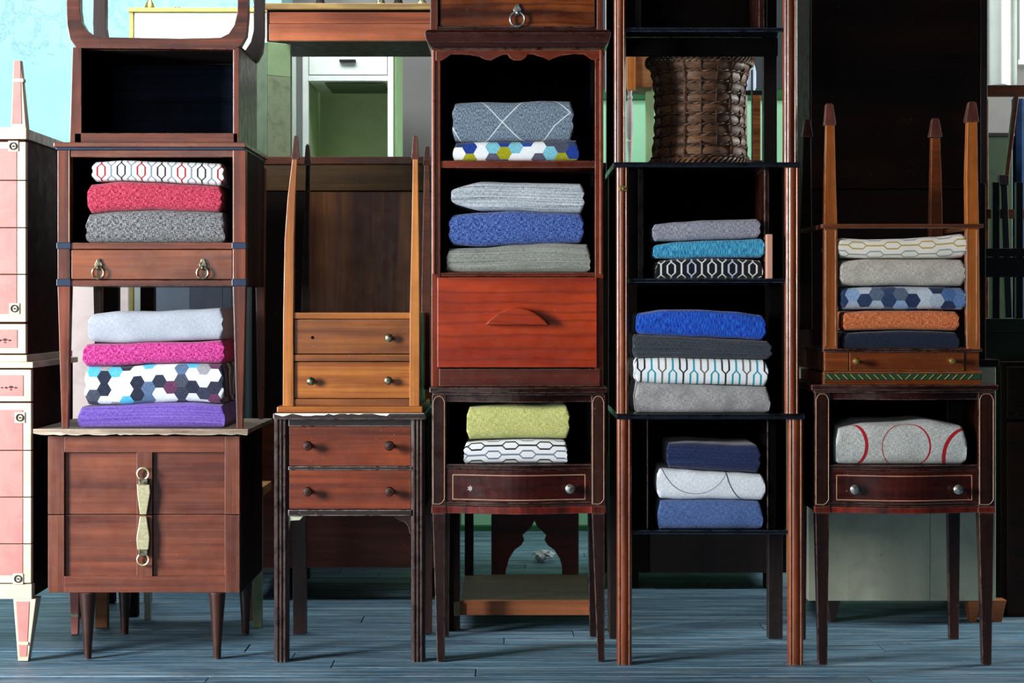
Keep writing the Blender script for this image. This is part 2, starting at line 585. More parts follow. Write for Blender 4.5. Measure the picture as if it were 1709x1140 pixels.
# window at the far right, its curtain beside
win = struct('window_1', B().box(X(1697, YB), X(1702, YB), YB - 0.04, YB + 0.1, Z(104, YB), 2.9), 'white_paint')
tp = NT('daylight_pane')
tp.p.inputs['Base Color'].default_value = (0.6, 0.8, 0.9, 1)
tp.p.inputs['Emission Color'].default_value = (0.72, 0.92, 1.0, 1)
tp.p.inputs['Emission Strength'].default_value = 1.0
MATS['daylight_pane'] = tp.m
obj('pane', B().box(X(1702, YB), 3.9, YB + 0.03, YB + 0.06, Z(104, YB), 2.9), 'daylight_pane', win, bevel=0)
obj('window_sill', B().box(X(1690, YB), 3.9, YB - 0.08, YB + 0.05, Z(112, YB), Z(104, YB)), 'white_paint', win)


# ================================================================== FABRIC
def uvcoord(t):
    return t.n('ShaderNodeUVMap').outputs[0]


def weave(t, uv, strength=0.6, sc=1.0):
    sx = t.scale(uv, (110 * sc, 820 * sc, 1))
    sy = t.scale(uv, (820 * sc, 110 * sc, 1))
    a = t.noise(sx, 1.0, 1, 0.5)
    b = t.noise(sy, 1.0, 1, 0.5)
    return t.math('MULTIPLY_ADD', t.math('ADD', a, b), 1.15, -0.65)


def finish(t, col, uv, h=None, bumps=0.3):
    t.l(col, t.p.inputs['Base Color'])
    t.p.inputs['Roughness'].default_value = 0.85
    t.p.inputs['Specular IOR Level'].default_value = 0.15
    t.p.inputs['Sheen Weight'].default_value = 0.15
    t.bump(h if h is not None else weave(t, uv), bumps, 0.0012)
    return t.m


def fab_tweed(name, dark, light, lo=0.42, hi=0.58, dirn='both', sc=1.0, blot=0.0, blotcol=None):
    t = NT(name)
    uv = uvcoord(t)
    if dirn == 'both':
        f = weave(t, uv, sc=sc)
    elif dirn == 'v':
        f = t.noise(t.scale(uv, (420 * sc, 70 * sc, 1)), 1.0, 3, 0.6)
    else:
        f = t.noise(t.scale(uv, (40 * sc, 900 * sc, 1)), 1.0, 3, 0.6)
    col = t.ramp(f, [(lo, lin(dark)), (hi, lin(light))])
    if blot:
        b = t.ramp(t.noise(uv, 22, 4, 0.6), [(0.45, BK), (0.65, WH)])
        col = t.mix(t.math('MULTIPLY', b, blot), col, lin(blotcol))
    return finish(t, col, uv, f)


def fab_stripe(name, cols, sv=200, su=3.0):
    t = NT(name)
    uv = uvcoord(t)
    f = t.noise(t.scale(uv, (su, sv, 1)), 1.0, 4, 0.65)
    n = len(cols)
    col = t.ramp(f, [(0.34 + 0.32 * i / (n - 1), lin(c)) for i, c in enumerate(cols)])
    g = weave(t, uv)
    col = t.mix(0.35, col, t.ramp(g, [(0.4, lin(cols[0])), (0.6, lin(cols[-1]))]))
    return finish(t, col, uv, t.math('ADD', f, t.math('MULTIPLY', g, 0.5)))


def fab_hex(name, cols, R=0.0185, off=(0.0, 0.0), seed=0.0):
    t = NT(name)
    uv = uvcoord(t)
    k = 1.0 / (math.sqrt(3) * R)
    p = t.vmath('MULTIPLY', t.vmath('ADD', uv, (10 + off[0], 10 + off[1], 0)), (k, k, 0))
    r = (math.sqrt(3), 1.0, 1.0)
    hr = (r[0] / 2, 0.5, 0.5)

    def wrap(v):
        nd = t.n('ShaderNodeVectorMath', operation='WRAP')
        t.l(v, nd.inputs[0])
        nd.inputs[1].default_value = r
        nd.inputs[2].default_value = (0, 0, 0)
        return t.vmath('MULTIPLY', t.vmath('SUBTRACT', nd.outputs[0], hr), (1, 1, 0))
    a = wrap(p)
    b = wrap(t.vmath('SUBTRACT', p, hr))
    sel = t.math('LESS_THAN', t.vmath('DOT_PRODUCT', a, a), t.vmath('DOT_PRODUCT', b, b))
    nd = t.n('ShaderNodeMix', data_type='VECTOR')
    t.l(sel, nd.inputs[0])
    t.l(b, nd.inputs[4])
    t.l(a, nd.inputs[5])
    g = nd.outputs[1]
    idv = t.vmath('MULTIPLY', t.vmath('SUBTRACT', p, g), (2 / r[0], 2, 0))
    sn = t.vmath('FLOOR', t.vmath('ADD', idv, (0.5, 0.5, seed + 0.2)))
    wn = t.n('ShaderNodeTexWhiteNoise')
    t.l(t.vmath('ADD', sn, (0, 0, seed)), wn.inputs[0])
    n = len(cols)
    col = t.ramp(wn.outputs[0], [(i / n, lin(c)) for i, c in enumerate(cols)], 'CONSTANT')
    wv = weave(t, uv)
    col = t.mix(0.30, col, t.ramp(wv, [(0.4, (0.02, 0.02, 0.03)), (0.6, (0.95, 0.95, 0.95))]), 'SOFT_LIGHT')
    return finish(t, col, uv, wv, 0.35)


def fab_chain(name, bgc, lines, T, P, hh, th, vertical=False, off=(0, 0), c1=0.17, c2=0.29, inner=None):
    """chains of drawn-out hexagons joined by short bars; rows change colour in turn"""
    t = NT(name)
    uv = uvcoord(t)
    sp = t.n('ShaderNodeSeparateXYZ')
    t.l(t.vmath('ADD', uv, (4 + off[0], 4 + off[1], 0)), sp.inputs[0])
    u, v = (sp.outputs[1], sp.outputs[0]) if vertical else (sp.outputs[0], sp.outputs[1])
    row = t.math('FLOOR', t.math('DIVIDE', v, P))
    wl = t.math('ABSOLUTE', t.math('SUBTRACT', t.math('SUBTRACT', v, t.math('MULTIPLY', row, P)), P / 2))
    s = t.math('ADD', t.math('DIVIDE', u, T), t.math('MULTIPLY', row, 0.5))
    c = t.math('ABSOLUTE', t.math('SUBTRACT', t.math('FRACT', s), 0.5))
    tt = t.math('MULTIPLY', t.math('DIVIDE', t.math('SUBTRACT', c2, c), c2 - c1, clamp=True), hh)
    d = t.math('ABSOLUTE', t.math('SUBTRACT', wl, tt))
    m = t.remap(d, th * 0.75, th * 1.25, 1.0, 0.0)
    n = len(lines)
    idx = t.math('FRACT', t.math('DIVIDE', t.math('ADD', row, 0.5), n))
    lc = t.ramp(idx, [(i / n, lin(q)) for i, q in enumerate(lines)], 'CONSTANT') if n > 1 else lin(lines[0])
    base = lin(bgc)
    if inner:
        base = t.mix(t.math('LESS_THAN', wl, tt), lin(bgc), lin(inner))
    col = t.mix(m, base, lc)
    return finish(t, col, uv, None, 0.35)


def fab_lines(name, bgd, bgl, linec, segs=(), rings=(), th=0.0012, dirn='v'):
    """woven ground with drawn lines: segs in uv metres, rings (u, v, radius, half width)"""
    t = NT(name)
    uv = uvcoord(t)
    f = t.noise(t.scale(uv, (520, 170, 1)), 1.0, 1, 0.6) if dirn == 'v' else weave(t, uv)
    col = t.ramp(f, [(0.38, lin(bgd)), (0.62, lin(bgl))])
    d = None
    for (x0, y0, x1, y1) in segs:
        vx, vy = x1 - x0, y1 - y0
        pa = t.vmath('SUBTRACT', uv, (x0, y0, 0))
        hgt = t.math('DIVIDE', t.vmath('DOT_PRODUCT', pa, (vx, vy, 0)), vx * vx + vy * vy, clamp=True)
        q = t.math('SUBTRACT', t.vmath('LENGTH', t.vmath('SUBTRACT', pa, t.vmath('MULTIPLY', t.scale(hgt, (1, 1, 1)), (vx, vy, 0)))), th)
        d = q if d is None else t.math('MINIMUM', d, q)
    for (cx, cy, r, hw, sx) in rings:
        sp = t.vmath('MULTIPLY', t.vmath('SUBTRACT', uv, (cx, cy, 0)), (1, 1, 0))
        # the ring swells to one side, like a brushed circle
        ln = t.vmath('LENGTH', sp)
        un = t.math('MULTIPLY', t.math('DIVIDE', t.vmath('DOT_PRODUCT', sp, (sx, 0, 0)), r), 1.0)
        wdt = t.math('MULTIPLY', t.math('ADD', 1.0, t.math('MAXIMUM', un, 0.0)), hw)
        q = t.math('SUBTRACT', t.math('ABSOLUTE', t.math('SUBTRACT', ln, r)), wdt)
        d = q if d is None else t.math('MINIMUM', d, q)
    m = t.remap(d, -0.0003, 0.0004, 1.0, 0.0)
    col = t.mix(m, col, lin(linec))
    return finish(t, col, uv, f)


def prof_at(lst, t):
    q = t * (len(lst) - 1)
    i = min(int(q), len(lst) - 2)
    f = q - i
    f = f * f * (3 - 2 * f)
    return lst[i] * (1 - f) + lst[i + 1] * f


def fabric(label, mat, x0, x1, top, bot, Y, dep=0.27, layers=2, el=4, er=4, lump=0.0012, group=None, seed=0, base=None, endamp=3.0, skew=0.0, sq=0.62):
    """a folded length of cloth. top / bot: pixel heights read from left to right at depth Y (its front fold)"""
    rn = random.Random(seed + int(x0 * 7 + top[0]))
    NX, NF = 64, 14
    cxp, cyp = (x0 + x1) / 2, (sum(top) / len(top) + sum(bot) / len(bot)) / 2
    ctr = Vector((X(cxp, Y), Y + dep / 2, base if base is not None else Z(max(bot), Y)))
    xa, xb = X(x0, Y), X(x1, Y)
    verts, faces, uvs = [], [], []
    ring_n = None
    so = rn.uniform(0, 50)
    for i in range(NX + 1):
        t = i / NX
        t = t + 0.0
        zt, zb = Z(prof_at(top, t), Y), Z(prof_at(bot, t), Y)
        if base is not None:
            zb = base + 0.0004
        # round the two ends a little (el, er in px)
        dl, dr = (t * (x1 - x0)), ((1 - t) * (x1 - x0))
        k = 1.0
        if dl < el:
            k = min(k, 0.70 + 0.30 * math.sqrt(max(0, 1 - (1 - dl / el) ** 2)))
        if dr < er:
            k = min(k, 0.70 + 0.30 * math.sqrt(max(0, 1 - (1 - dr / er) ** 2)))
        zm = (zt + zb) / 2
        hh = (zt - zb) / 2 * k
        if base is not None:
            zm = zb + hh + (zt - zb) / 2 * (1 - k) * 0.3
        prof = []
        # front fold: superellipse from the bottom to the top, then the flat sheets run back
        rf = min(hh * 1.0, 0.03)
        ang = [(-PI / 2 + PI * j / NF) for j in range(NF + 1)]
        for a in ang:
            cy = math.copysign(abs(math.cos(a)) ** sq, math.cos(a))
            cz = math.copysign(abs(math.sin(a)) ** sq, math.sin(a))
            prof.append((Y + rf * (1 - cy), zm + hh * cz))
        line = [(Y + rf + (dep - rf) * q, zm + hh) for q in (0.25, 0.6, 1.0)] + [(Y + dep, zm)] + [(Y + rf + (dep - rf) * q, zm - hh) for q in (1.0, 0.6, 0.25)]
        pts = prof + line
        ring_n = len(pts)
        # arc length coordinate measured from the middle of the fold
        acc, arc = 0.0, [0.0]
        for a, b_ in zip(pts, pts[1:]):
            acc += math.hypot(b_[0] - a[0], b_[1] - a[1])
            arc.append(acc)
        mid = arc[NF // 2]
        for j, (yy, zz) in enumerate(pts):
            s = (zz - zm) / max(hh, 1e-5)
            lay = abs(math.sin(PI * layers * (s * 0.5 + 0.5))) ** 0.6
            e = L(endamp, Y)
            endl = max(0.0, 1 - dl / 14.0) ** 2
            endr = max(0.0, 1 - dr / 14.0) ** 2
            xx = xa + (xb - xa) * t
            xx -= e * (lay - 0.6) * endl * (1.0 + 0.3 * math.sin(so + j))
            xx += e * (lay - 0.6) * endr * (1.0 + 0.3 * math.cos(so + j))
            nz = mnoise.noise(Vector((xx * 16 + so, zz * 30, yy * 8)))
            nz2 = mnoise.noise(Vector((xx * 5 + so, zz * 9, yy * 3 + 5)))
            dy = (nz * lump + nz2 * lump * 1.6) if j <= NF else 0
            verts.append((xx, yy + dy, zz + (nz2 * lump * 0.8 if (0 < s < 2 and j > 3) else 0)))
            uvs.append((xx - X(cxp, Y), arc[j] - mid + skew * t))
    for i in range(NX):
        for j in range(ring_n):
            a, b_ = i * ring_n + j, i * ring_n + (j + 1) % ring_n
            faces.append((a, b_, b_ + ring_n, a + ring_n))
    faces.append(tuple(range(ring_n))[::-1])
    faces.append(tuple(range(NX * ring_n, (NX + 1) * ring_n)))
    me = bpy.data.meshes.new('folded_fabric')
    me.from_pydata([tuple(Vector(v) - ctr) for v in verts], [], faces)
    uvl = me.uv_layers.new(name='UVMap')
    for lp in me.loops:
        uvl.data[lp.index].uv = uvs[lp.vertex_index]
    for p in me.polygons:
        p.use_smooth = True
    bm = bmesh.new()
    bm.from_mesh(me)
    bmesh.ops.recalc_face_normals(bm, faces=bm.faces)
    bm.to_mesh(me)
    bm.free()
    me.set_sharp_from_angle(angle=1.2)
    me.materials.append(mat)
    o = bpy.data.objects.new('folded_fabric', me)
    C.objects.link(o)
    o.location = ctr
    return tag(o, label, 'fabric', group)


# ================================================================== small fittings
def ring_pull(px, py, Y, parent, r=10.0, mat='old_metal', plate=8.5):
    """back plate above, hanging ring below"""
    x, z = X(px, Y), Z(py, Y)
    k = L(1, Y)
    pl = [(-2.5, 15), (2.5, 15), (4, 10), (7, 6), (5, 0), (3, -4), (-3, -4), (-5, 0), (-7, 6), (-4, 10)]
    h = obj('handle', B().prism([(x + a * k * plate / 8.5, z + b * k * plate / 8.5) for a, b in pl], Y - 0.005, Y + 0.001), mat, parent, bevel=0.001)
    obj('bail_ring', B().torus((x, Y - 0.009, z - k * (r - 1)), k * r, k * 1.8, 'y', 24, 8), mat, h)
    obj('pivot', B().lathe([(k * 3.5, 0), (k * 4.2, 0.004), (k * 2.8, 0.009), (k * 1, 0.011)], (x, Y - 0.003, z), 'y', 12), mat, h)
    return h


def knob(px, py, Y, parent, r=8.0, proj=0.024, mat='old_metal'):
    k = L(r, Y)
    prof = [(k * 0.55, 0), (k * 0.45, proj * 0.35), (k * 0.6, proj * 0.5), (k * 1.0, proj * 0.62), (k * 1.02, proj * 0.78), (k * 0.75, proj * 0.94), (k * 0.2, proj)]
    return obj('knob', B().lathe(prof, (X(px, Y), Y, Z(py, Y)), 'y', 16), mat, parent)


def rosette(px, py, Y, parent, r=6.5, name='rosette'):
    k = L(r, Y)
    q = obj(name, B().torus((X(px, Y), Y - 0.0015, Z(py, Y)), k * 0.85, k * 0.15, 'y', 20, 6), 'ink', parent)
    obj('stud', B().lathe([(k * 0.2, 0), (k * 0.2, 0.003), (k * 0.05, 0.004)], (X(px, Y), Y, Z(py, Y)), 'y', 10), 'ink', q)
    return q


def leg_px(Y, xb, yb, xt, yt, dep_b=None, dep_t=None):
    """tapering square leg: xb = (x0,x1) at pixel height yb, xt at yt; yb is the lower end"""
    a0, a1 = X(xb[0], Y), X(xb[1], Y)
    c0, c1 = X(xt[0], Y), X(xt[1], Y)
    db, dt = dep_b or (a1 - a0), dep_t or (c1 - c0)
    return B().taper((a0, a1, Y, Y + db, Z(yb, Y)), (c0, c1, Y, Y + dt, Z(yt, Y)))


def floor_leg(Y, xb, xt, yt):
    """like leg_px but standing exactly on the floor"""
    a0, a1 = X(xb[0], Y), X(xb[1], Y)
    c0, c1 = X(xt[0], Y), X(xt[1], Y)
    return B().taper((a0, a1, Y, Y + (a1 - a0), 0), (c0, c1, Y, Y + (c1 - c0), Z(yt, Y)))


def frame_poly(b, a0, a1, t, bo, wd, Y, dep, Ys=None):
    """a closed rectangular ring, one connected mesh"""
    y0 = Y if Ys is None else Ys
    o = [(X(a0, Y), Z(bo, Y)), (X(a1, Y), Z(bo, Y)), (X(a1, Y), Z(t, Y)), (X(a0, Y), Z(t, Y))]
    k = L(wd, Y)
    i = [(o[0][0] + k, o[0][1] + k), (o[1][0] - k, o[1][1] + k), (o[2][0] - k, o[2][1] - k), (o[3][0] + k, o[3][1] - k)]
    V = [[b.bm.verts.new((x, yy, z)) for x, z in ring] for yy in (y0, y0 + dep) for ring in (o, i)]
    of, inf, ob, ib = V
    for n in range(4):
        m = (n + 1) % 4
        b.bm.faces.new((of[n], of[m], inf[m], inf[n]))
        b.bm.faces.new((ob[m], ob[n], ib[n], ib[m]))
        b.bm.faces.new((of[m], of[n], ob[n], ob[m]))
        b.bm.faces.new((inf[n], inf[m], ib[m], ib[n]))
    return b


# ================================================================== TOWER 0: pink chests
def motif(px, py, Y, parent, flip=1):
    m = B()
    for dx, dy, r in ((0, 0, 3), (-7, 0, 2.2), (8, -1, 4.2), (8, 3.5, 2), (16, 0, 2.8)):
        k = L(r, Y)
        x, z = X(px + dx, Y), Z(py + dy * flip, Y)
        m.prism([(x - k, z), (x, z - k * 0.6), (x + k * 1.2, z), (x, z + k * 0.6)], Y - 0.0012, Y + 0.001)
    o = obj('painted_motif', m, 'ink', parent, bevel=0)
    o['kind'] = 'stuff'


def pink_chest(Y, right, ys_body, panel_r, lines, small, ros, label, top_y, top_r, motif_y, up):
    left = -560
    base_z = Z(max(ys_body), Y)
    z0, z1 = Z(max(ys_body), Y), Z(min(ys_body), Y)
    r = thing('painted_chest', label, 'chest', (X((left + right) / 2, Y), Y + 0.22, 0 if up else z0))
    obj('carcass', B().box(X(left, Y), X(right, Y) - 0.004, Y + 0.012, Y + 0.46, z0, z1), 'maroon_side', r, label='dark maroon chest carcass')
    yy = sorted(lines)
    for a, b_ in zip(yy, yy[1:]):
        if b_ - a < 12:
            continue
        d = obj('drawer', B().pbox(left + 20, right, a + 0.8, b_ - 0.8, Y, 0.02), 'cream', r, label='cream drawer front with pink panel')
        last = b_ == yy[-1]
        first = a == yy[0]
        obj('panel', B().pbox(left + 60, panel_r, a + (12 if first else 1.0), b_ - (14 if last else 1.0), Y, 0.004, Y - 0.0015), 'pink', d, bevel=0.0008)
    d = obj('drawer', B().pbox(left + 20, right, small[0], small[1], Y, 0.02), 'cream', r)
    obj('panel', B().pbox(left + 60, panel_r + 1, small[0] + 9, small[1] - 9, Y, 0.004, Y - 0.0015), 'pink', d, bevel=0.0008)
    motif(panel_r - 28, motif_y, Y - 0.0015, d)
    for (a, b_) in ros:
        q = obj('corner_block', B().pbox(a - 8, a + 9, b_ - 9, b_ + 9, Y, 0.004, Y - 0.0025), 'cream', r, bevel=0.0008)
        rosette(a, b_, Y - 0.0025, q)
    obj('top', B().box(X(left - 8, Y), X(top_r, Y), Y - 0.012, Y + 0.47, Z(max(top_y), Y), Z(min(top_y), Y)), 'cream', r, label='cream top board with worn edge')
    return r


PY = 0.05
pc = pink_chest(PY, 52, (614, 1000), 38, (672, 752, 830, 908, 974), (617, 670), ((33, 697), (30, 966)),
                'pink and cream painted chest of drawers standing upright on the floor, left edge', (604, 614), 57, 647, True)
obj('bottom_rail', B().pbox(-545, 53, 975, 1000, PY, 0.03), 'cream', pc)
for (a, b_, c, d) in ((30, 47, 22, 60), (-555, -538, -565, -527)):
    lg = obj('leg', floor_leg(PY, (a, b_), (c, d), 1000), 'cream', pc)
    obj('leg_panel', B().taper((X(a + 3, PY), X(b_ - 2.5, PY), PY - 0.0015, PY + 0.004, 0.012), (X(c + 5, PY), X(d - 11, PY), PY - 0.0015, PY + 0.004, Z(1004, PY))), 'pink', lg, bevel=0)
    obj('foot_band', B().pbox(a - 1, b_ + 1, 1071, 1077, PY, 0.02, PY - 0.003), 'cream', lg)
for xx in (124, -420):
    lg = obj('leg', floor_leg(0.43, (xx - 5, xx + 6), (xx - 10, xx + 9), 930), 'pink', pc)
    obj('foot_band', B().pbox(xx - 6, xx + 7, 1024, 1030, 0.43, 0.02, 0.427), 'cream', lg)
PU = 0.055
ZT = Z(604, PY)
pu = pink_chest(PU, 43, (226, 592), 28, (236, 301, 380, 458, 538), (541, 590), ((22, 244), (24, 515)),
                'pink and cream painted chest turned upside down, a tapered leg pointing up, left edge', (592.5, 603.6), 47, 568, False)
obj('bottom_rail', B().pbox(-545, 44, 212, 232, PU, 0.03), 'cream', pu)
obj('side_moulding', B().box(X(30, PU), X(43.8, PU), PU + 0.03, PU + 0.47, Z(232, PU), Z(214, PU)), 'mahogany_up', pu)
lg = obj('leg', leg_px(PU, (18, 43), 212, (22.5, 35), 101), 'cream', pu)
obj('leg_panel', B().taper((X(20, PU), X(36, PU), PU - 0.0015, PU + 0.004, Z(207, PU)), (X(23.5, PU), X(34, PU), PU - 0.0015, PU + 0.004, Z(101.5, PU))), 'pink', lg, bevel=0)
obj('foot_band', B().pbox(20.5, 40, 131, 137, PU, 0.022, PU - 0.003), 'cream', lg)
lg = obj('leg', leg_px(PU, (-560, -535), 212, (-556, -540), 101), 'cream', pu)

# ================================================================== TOWER 1: low two-drawer cabinet
CY = 0.07
cb = thing('low_cabinet', 'low brown two-drawer cabinet with brass strap pulls on four round tapered legs', 'cabinet', (X(240, CY), CY + 0.2, 0))
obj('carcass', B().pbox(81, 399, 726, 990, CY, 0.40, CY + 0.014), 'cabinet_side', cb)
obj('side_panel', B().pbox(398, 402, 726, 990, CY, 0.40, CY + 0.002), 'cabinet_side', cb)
for (t, b_, first) in ((728, 858.5, True), (860, 989, False)):
    d = obj('drawer', B().pbox(107, 375, t + 10, b_ - 10, CY, 0.02, CY + 0.012), 'cabinet_wood', cb, label='drawer front with two sunk panels')
    it, ib = (755, b_) if first else (t, 962)
    obj('panel', B().pbox(107.5, 227.5, it, ib, CY, 0.012, CY + 0.011), 'cabinet_wood', d, bevel=0.0005)
    obj('panel', B().pbox(254.5, 375.5, it, ib, CY, 0.012, CY + 0.011), 'cabinet_wood', d, bevel=0.0005)
    obj('stile', B().pbox(80, 107, t, b_, CY, 0.02), 'cabinet_wood_up', d, bevel=0.0012)
    obj('stile', B().pbox(375, 400, t, b_, CY, 0.02), 'cabinet_wood_up', d, bevel=0.0012)
    obj('stile', B().pbox(228, 254, it, ib, CY, 0.019, CY + 0.001), 'cabinet_wood_up', d, bevel=0.0012)
    if first:
        obj('rail', B().pbox(107, 375, t, 755, CY, 0.02), 'cabinet_wood', d, bevel=0.0012)
    else:
        obj('rail', B().pbox(107, 375, 962, b_, CY, 0.02), 'cabinet_wood', d, bevel=0.0012)
    # brass strap pull
    if first:
        pts = [(230, 808), (251, 808), (252, 822), (246, 858), (235, 858), (231, 826)]
        cy_, sg = 790, 1
    else:
        pts = [(235, 861), (246, 861), (251, 896), (249, 917), (231, 917), (229, 900)]
        cy_, sg = 933, -1
    h = obj('handle', B().pprism(pts, CY, 0.008, CY - 0.012), 'pale_brass', d, bevel=0.0015)
    obj('handle_ring', B().torus((X(240, CY), CY - 0.010, Z(cy_, CY)), L(9.5, CY), L(1.7, CY), 'y', 24, 8), 'pale_brass', h)
    yb_ = (798, 809) if first else (916, 927)
    obj('clasp', B().pbox(233, 248, yb_[0], yb_[1], CY, 0.012, CY - 0.013), 'old_metal', h)
for (c, Yl, yb_) in ((143.5, CY, 0), (360.5, CY, 0), (205.5, 0.42, 0), (408, 0.42, 0)):
    Yc = Yl + 0.02
    k = 14 if Yl == CY else 12.5
    zt = Z(990, CY)
    obj('leg', B().lathe([(L(6.2, Yl), 0), (L(7.0, Yl), 0.03), (L(k, Yl), zt)], (X(c, Yl), Yc, 0), 'z', 24), 'leg_brown', cb)
CT0, CT1 = Z(727, CY), Z(715, CY)
tp_ = B().extz([(X(61, CY), CY + 0.01), (X(58.5, CY), CY - 0.02), (X(120, CY), CY - 0.03), (X(300, CY), CY - 0.028), (X(417, CY), CY - 0.03), (X(419, CY), CY + 0.41), (X(59.5, CY), CY + 0.41)], CT0 + 0.006, CT1)
ctop = obj('top', tp_, 'raw_edge', cb, label='worn top board with chipped pale edge')
ch = B()
# ragged underside lip of the chipped edge
pts = [(60, 722)]
q = 60
while q < 412:
    q += rnd.uniform(5, 14)
    pts.append((min(q, 415), 722 + rnd.uniform(1, 3.5)))
pts += [(415, 720.5), (60, 720.5)]
obj('chipped_lip', ch.prism([(X(a, CY), CT1 - L(b_ - 715, CY)) for a, b_ in pts], CY - 0.028, CY + 0.01), 'raw_edge', ctop, bevel=0)

# ------------------------------------------------ nightstand with open bay on the cabinet
NY = 0.07
NB = CT1
ns = thing('side_table', 'reddish brown side table with navy leg bands and one drawer, on the low cabinet', 'table', (X(252, NY), NY + 0.2, NB))
ndep = 0.40
obj('top', B().pbox(91, 411, 238, 246, NY, ndep + 0.02, NY - 0.012), 'mahogany_gloss', ns, bevel=0.002)
obj('top_moulding', B().pbox(94, 408, 246, 250.5, NY, ndep + 0.01, NY - 0.006), 'navy_band', ns)
obj('rail', B().pbox(117, 389, 250.5, 262, NY, 0.03, NY + 0.002), 'mahogany_gloss', ns)
for (a, b_, c, d) in ((96, 117, 103, 113.5), (388.5, 410, 395, 405)):
    p = obj('leg', B().taper((X(c, NY), X(d, NY), NY, NY + 0.016, NB), (X(a, NY), X(b_, NY), NY, NY + 0.032, Z(478, NY))), 'mahogany_up', ns)
    obj('post', B().pbox(a, b_, 250.5, 478, NY, 0.034), 'mahogany_up', p)
    obj('band', B().pbox(a - 1.5, b_ + 1.5, 404.5, 415.5, NY, 0.038, NY - 0.003), 'navy_band', p, label='navy painted band')
    obj('band', B().pbox(a - 1.5, b_ + 1.5, 465.5, 477.5, NY, 0.038, NY - 0.003), 'navy_band', p, label='navy painted band')
    obj('string_line', B().pbox(b_ - 2.4 if a < 200 else a + 0.6, b_ - 1.2 if a < 200 else a + 1.8, 251, 404, NY, 0.002, NY - 0.0006), 'string_inlay', p, bevel=0)
for (a, b_) in ((96, 117), (388.5, 410)):
    xs0, xs1 = X(a, NY), X(b_, NY)
    obj('leg', B().taper((xs0 + 0.012, xs1 - 0.006, NY + ndep - 0.02, NY + ndep - 0.004, NB), (xs0, xs1, NY + ndep - 0.034, NY + ndep, Z(262, NY))), 'mahogany_up', ns)
obj('side_panel', B().box(X(398, NY), X(408, NY), NY + 0.03, NY + ndep - 0.03, Z(477, NY), Z(250, NY)), 'cabinet_side', ns)
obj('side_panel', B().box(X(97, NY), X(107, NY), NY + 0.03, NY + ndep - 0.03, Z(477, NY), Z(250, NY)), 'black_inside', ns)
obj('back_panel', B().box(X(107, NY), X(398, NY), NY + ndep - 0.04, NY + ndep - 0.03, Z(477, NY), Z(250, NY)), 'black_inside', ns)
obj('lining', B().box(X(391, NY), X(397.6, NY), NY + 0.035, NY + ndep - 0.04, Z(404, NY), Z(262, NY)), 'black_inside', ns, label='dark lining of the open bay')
obj('shelf', B().pbox(117, 388.5, 405, 415.5, NY, ndep - 0.05, NY + 0.001), 'mahogany', ns)
d = obj('drawer', B().pbox(118.5, 387.5, 417, 466, NY, 0.25, NY + 0.003), 'mahogany_gloss', ns)
ring_pull(165, 447, NY + 0.002, d, 9.5)
ring_pull(339, 447, NY + 0.002, d, 9.5)
obj('rail', B().pbox(117, 388.5, 467.5, 477.5, NY, ndep - 0.05, NY + 0.001), 'mahogany', ns)

# ------------------------------------------------ inverted end table on top
IY = 0.09
IB = Z(238, NY)
iv = thing('end_table', 'brown end table turned upside down, empty dark box below and curved legs pointing up', 'table', (X(258, IY), IY + 0.17, IB))
idep = 0.33
z0, z1 = IB, Z(79, IY)
obj('bottom_board', B().box(X(124, IY), X(397, IY), IY, IY + idep, z0, Z(222, IY)), 'mahogany', iv)
obj('side_panel', B().prism([(X(116, IY), z0), (X(136, IY), z0), (X(136, IY), z1), (X(121, IY), z1)], IY, IY + idep), 'mahogany_up', iv, label='pale edged left side')
obj('side_panel', B().prism([(X(389, IY), z0), (X(399, IY), z0), (X(399, IY), z1), (X(389, IY), z1)], IY, IY + idep), 'mahogany_up', iv)
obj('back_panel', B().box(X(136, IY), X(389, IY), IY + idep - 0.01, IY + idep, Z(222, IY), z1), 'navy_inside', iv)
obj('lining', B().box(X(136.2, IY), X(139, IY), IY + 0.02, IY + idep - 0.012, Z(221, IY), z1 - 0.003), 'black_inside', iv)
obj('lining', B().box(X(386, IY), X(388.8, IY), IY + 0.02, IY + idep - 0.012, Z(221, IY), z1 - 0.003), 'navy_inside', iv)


def uleg(Y, left, right, wd=1.0, mat='mahogany_up'):
    pts = [(112, -60), (111, 10), (112, 42), (117, 66), (127, 80), (390, 83), (402, 76), (411, 60), (414, 30), (414, -60),
           (397, -60), (396, 22), (391, 42), (382, 56), (368, 63), (300, 64.5), (170, 62), (156, 58.5), (144, 50), (136, 36), (133, 16), (133, -60)]
    return B().pprism(pts, IY, 0.035, Y)


obj('leg_frame', uleg(IY - 0.002, 0, 0), 'mahogany', iv, label='front pair of curved legs joined by a rail')
obj('leg_frame', uleg(IY + idep - 0.035, 0, 0), 'purple_brown', iv)
obj('bottom_panel', B().box(X(128, IY), X(399, IY), IY + 0.036, IY + idep - 0.036, z1 - 0.004, z1 + 0.008), 'brown_black', iv)

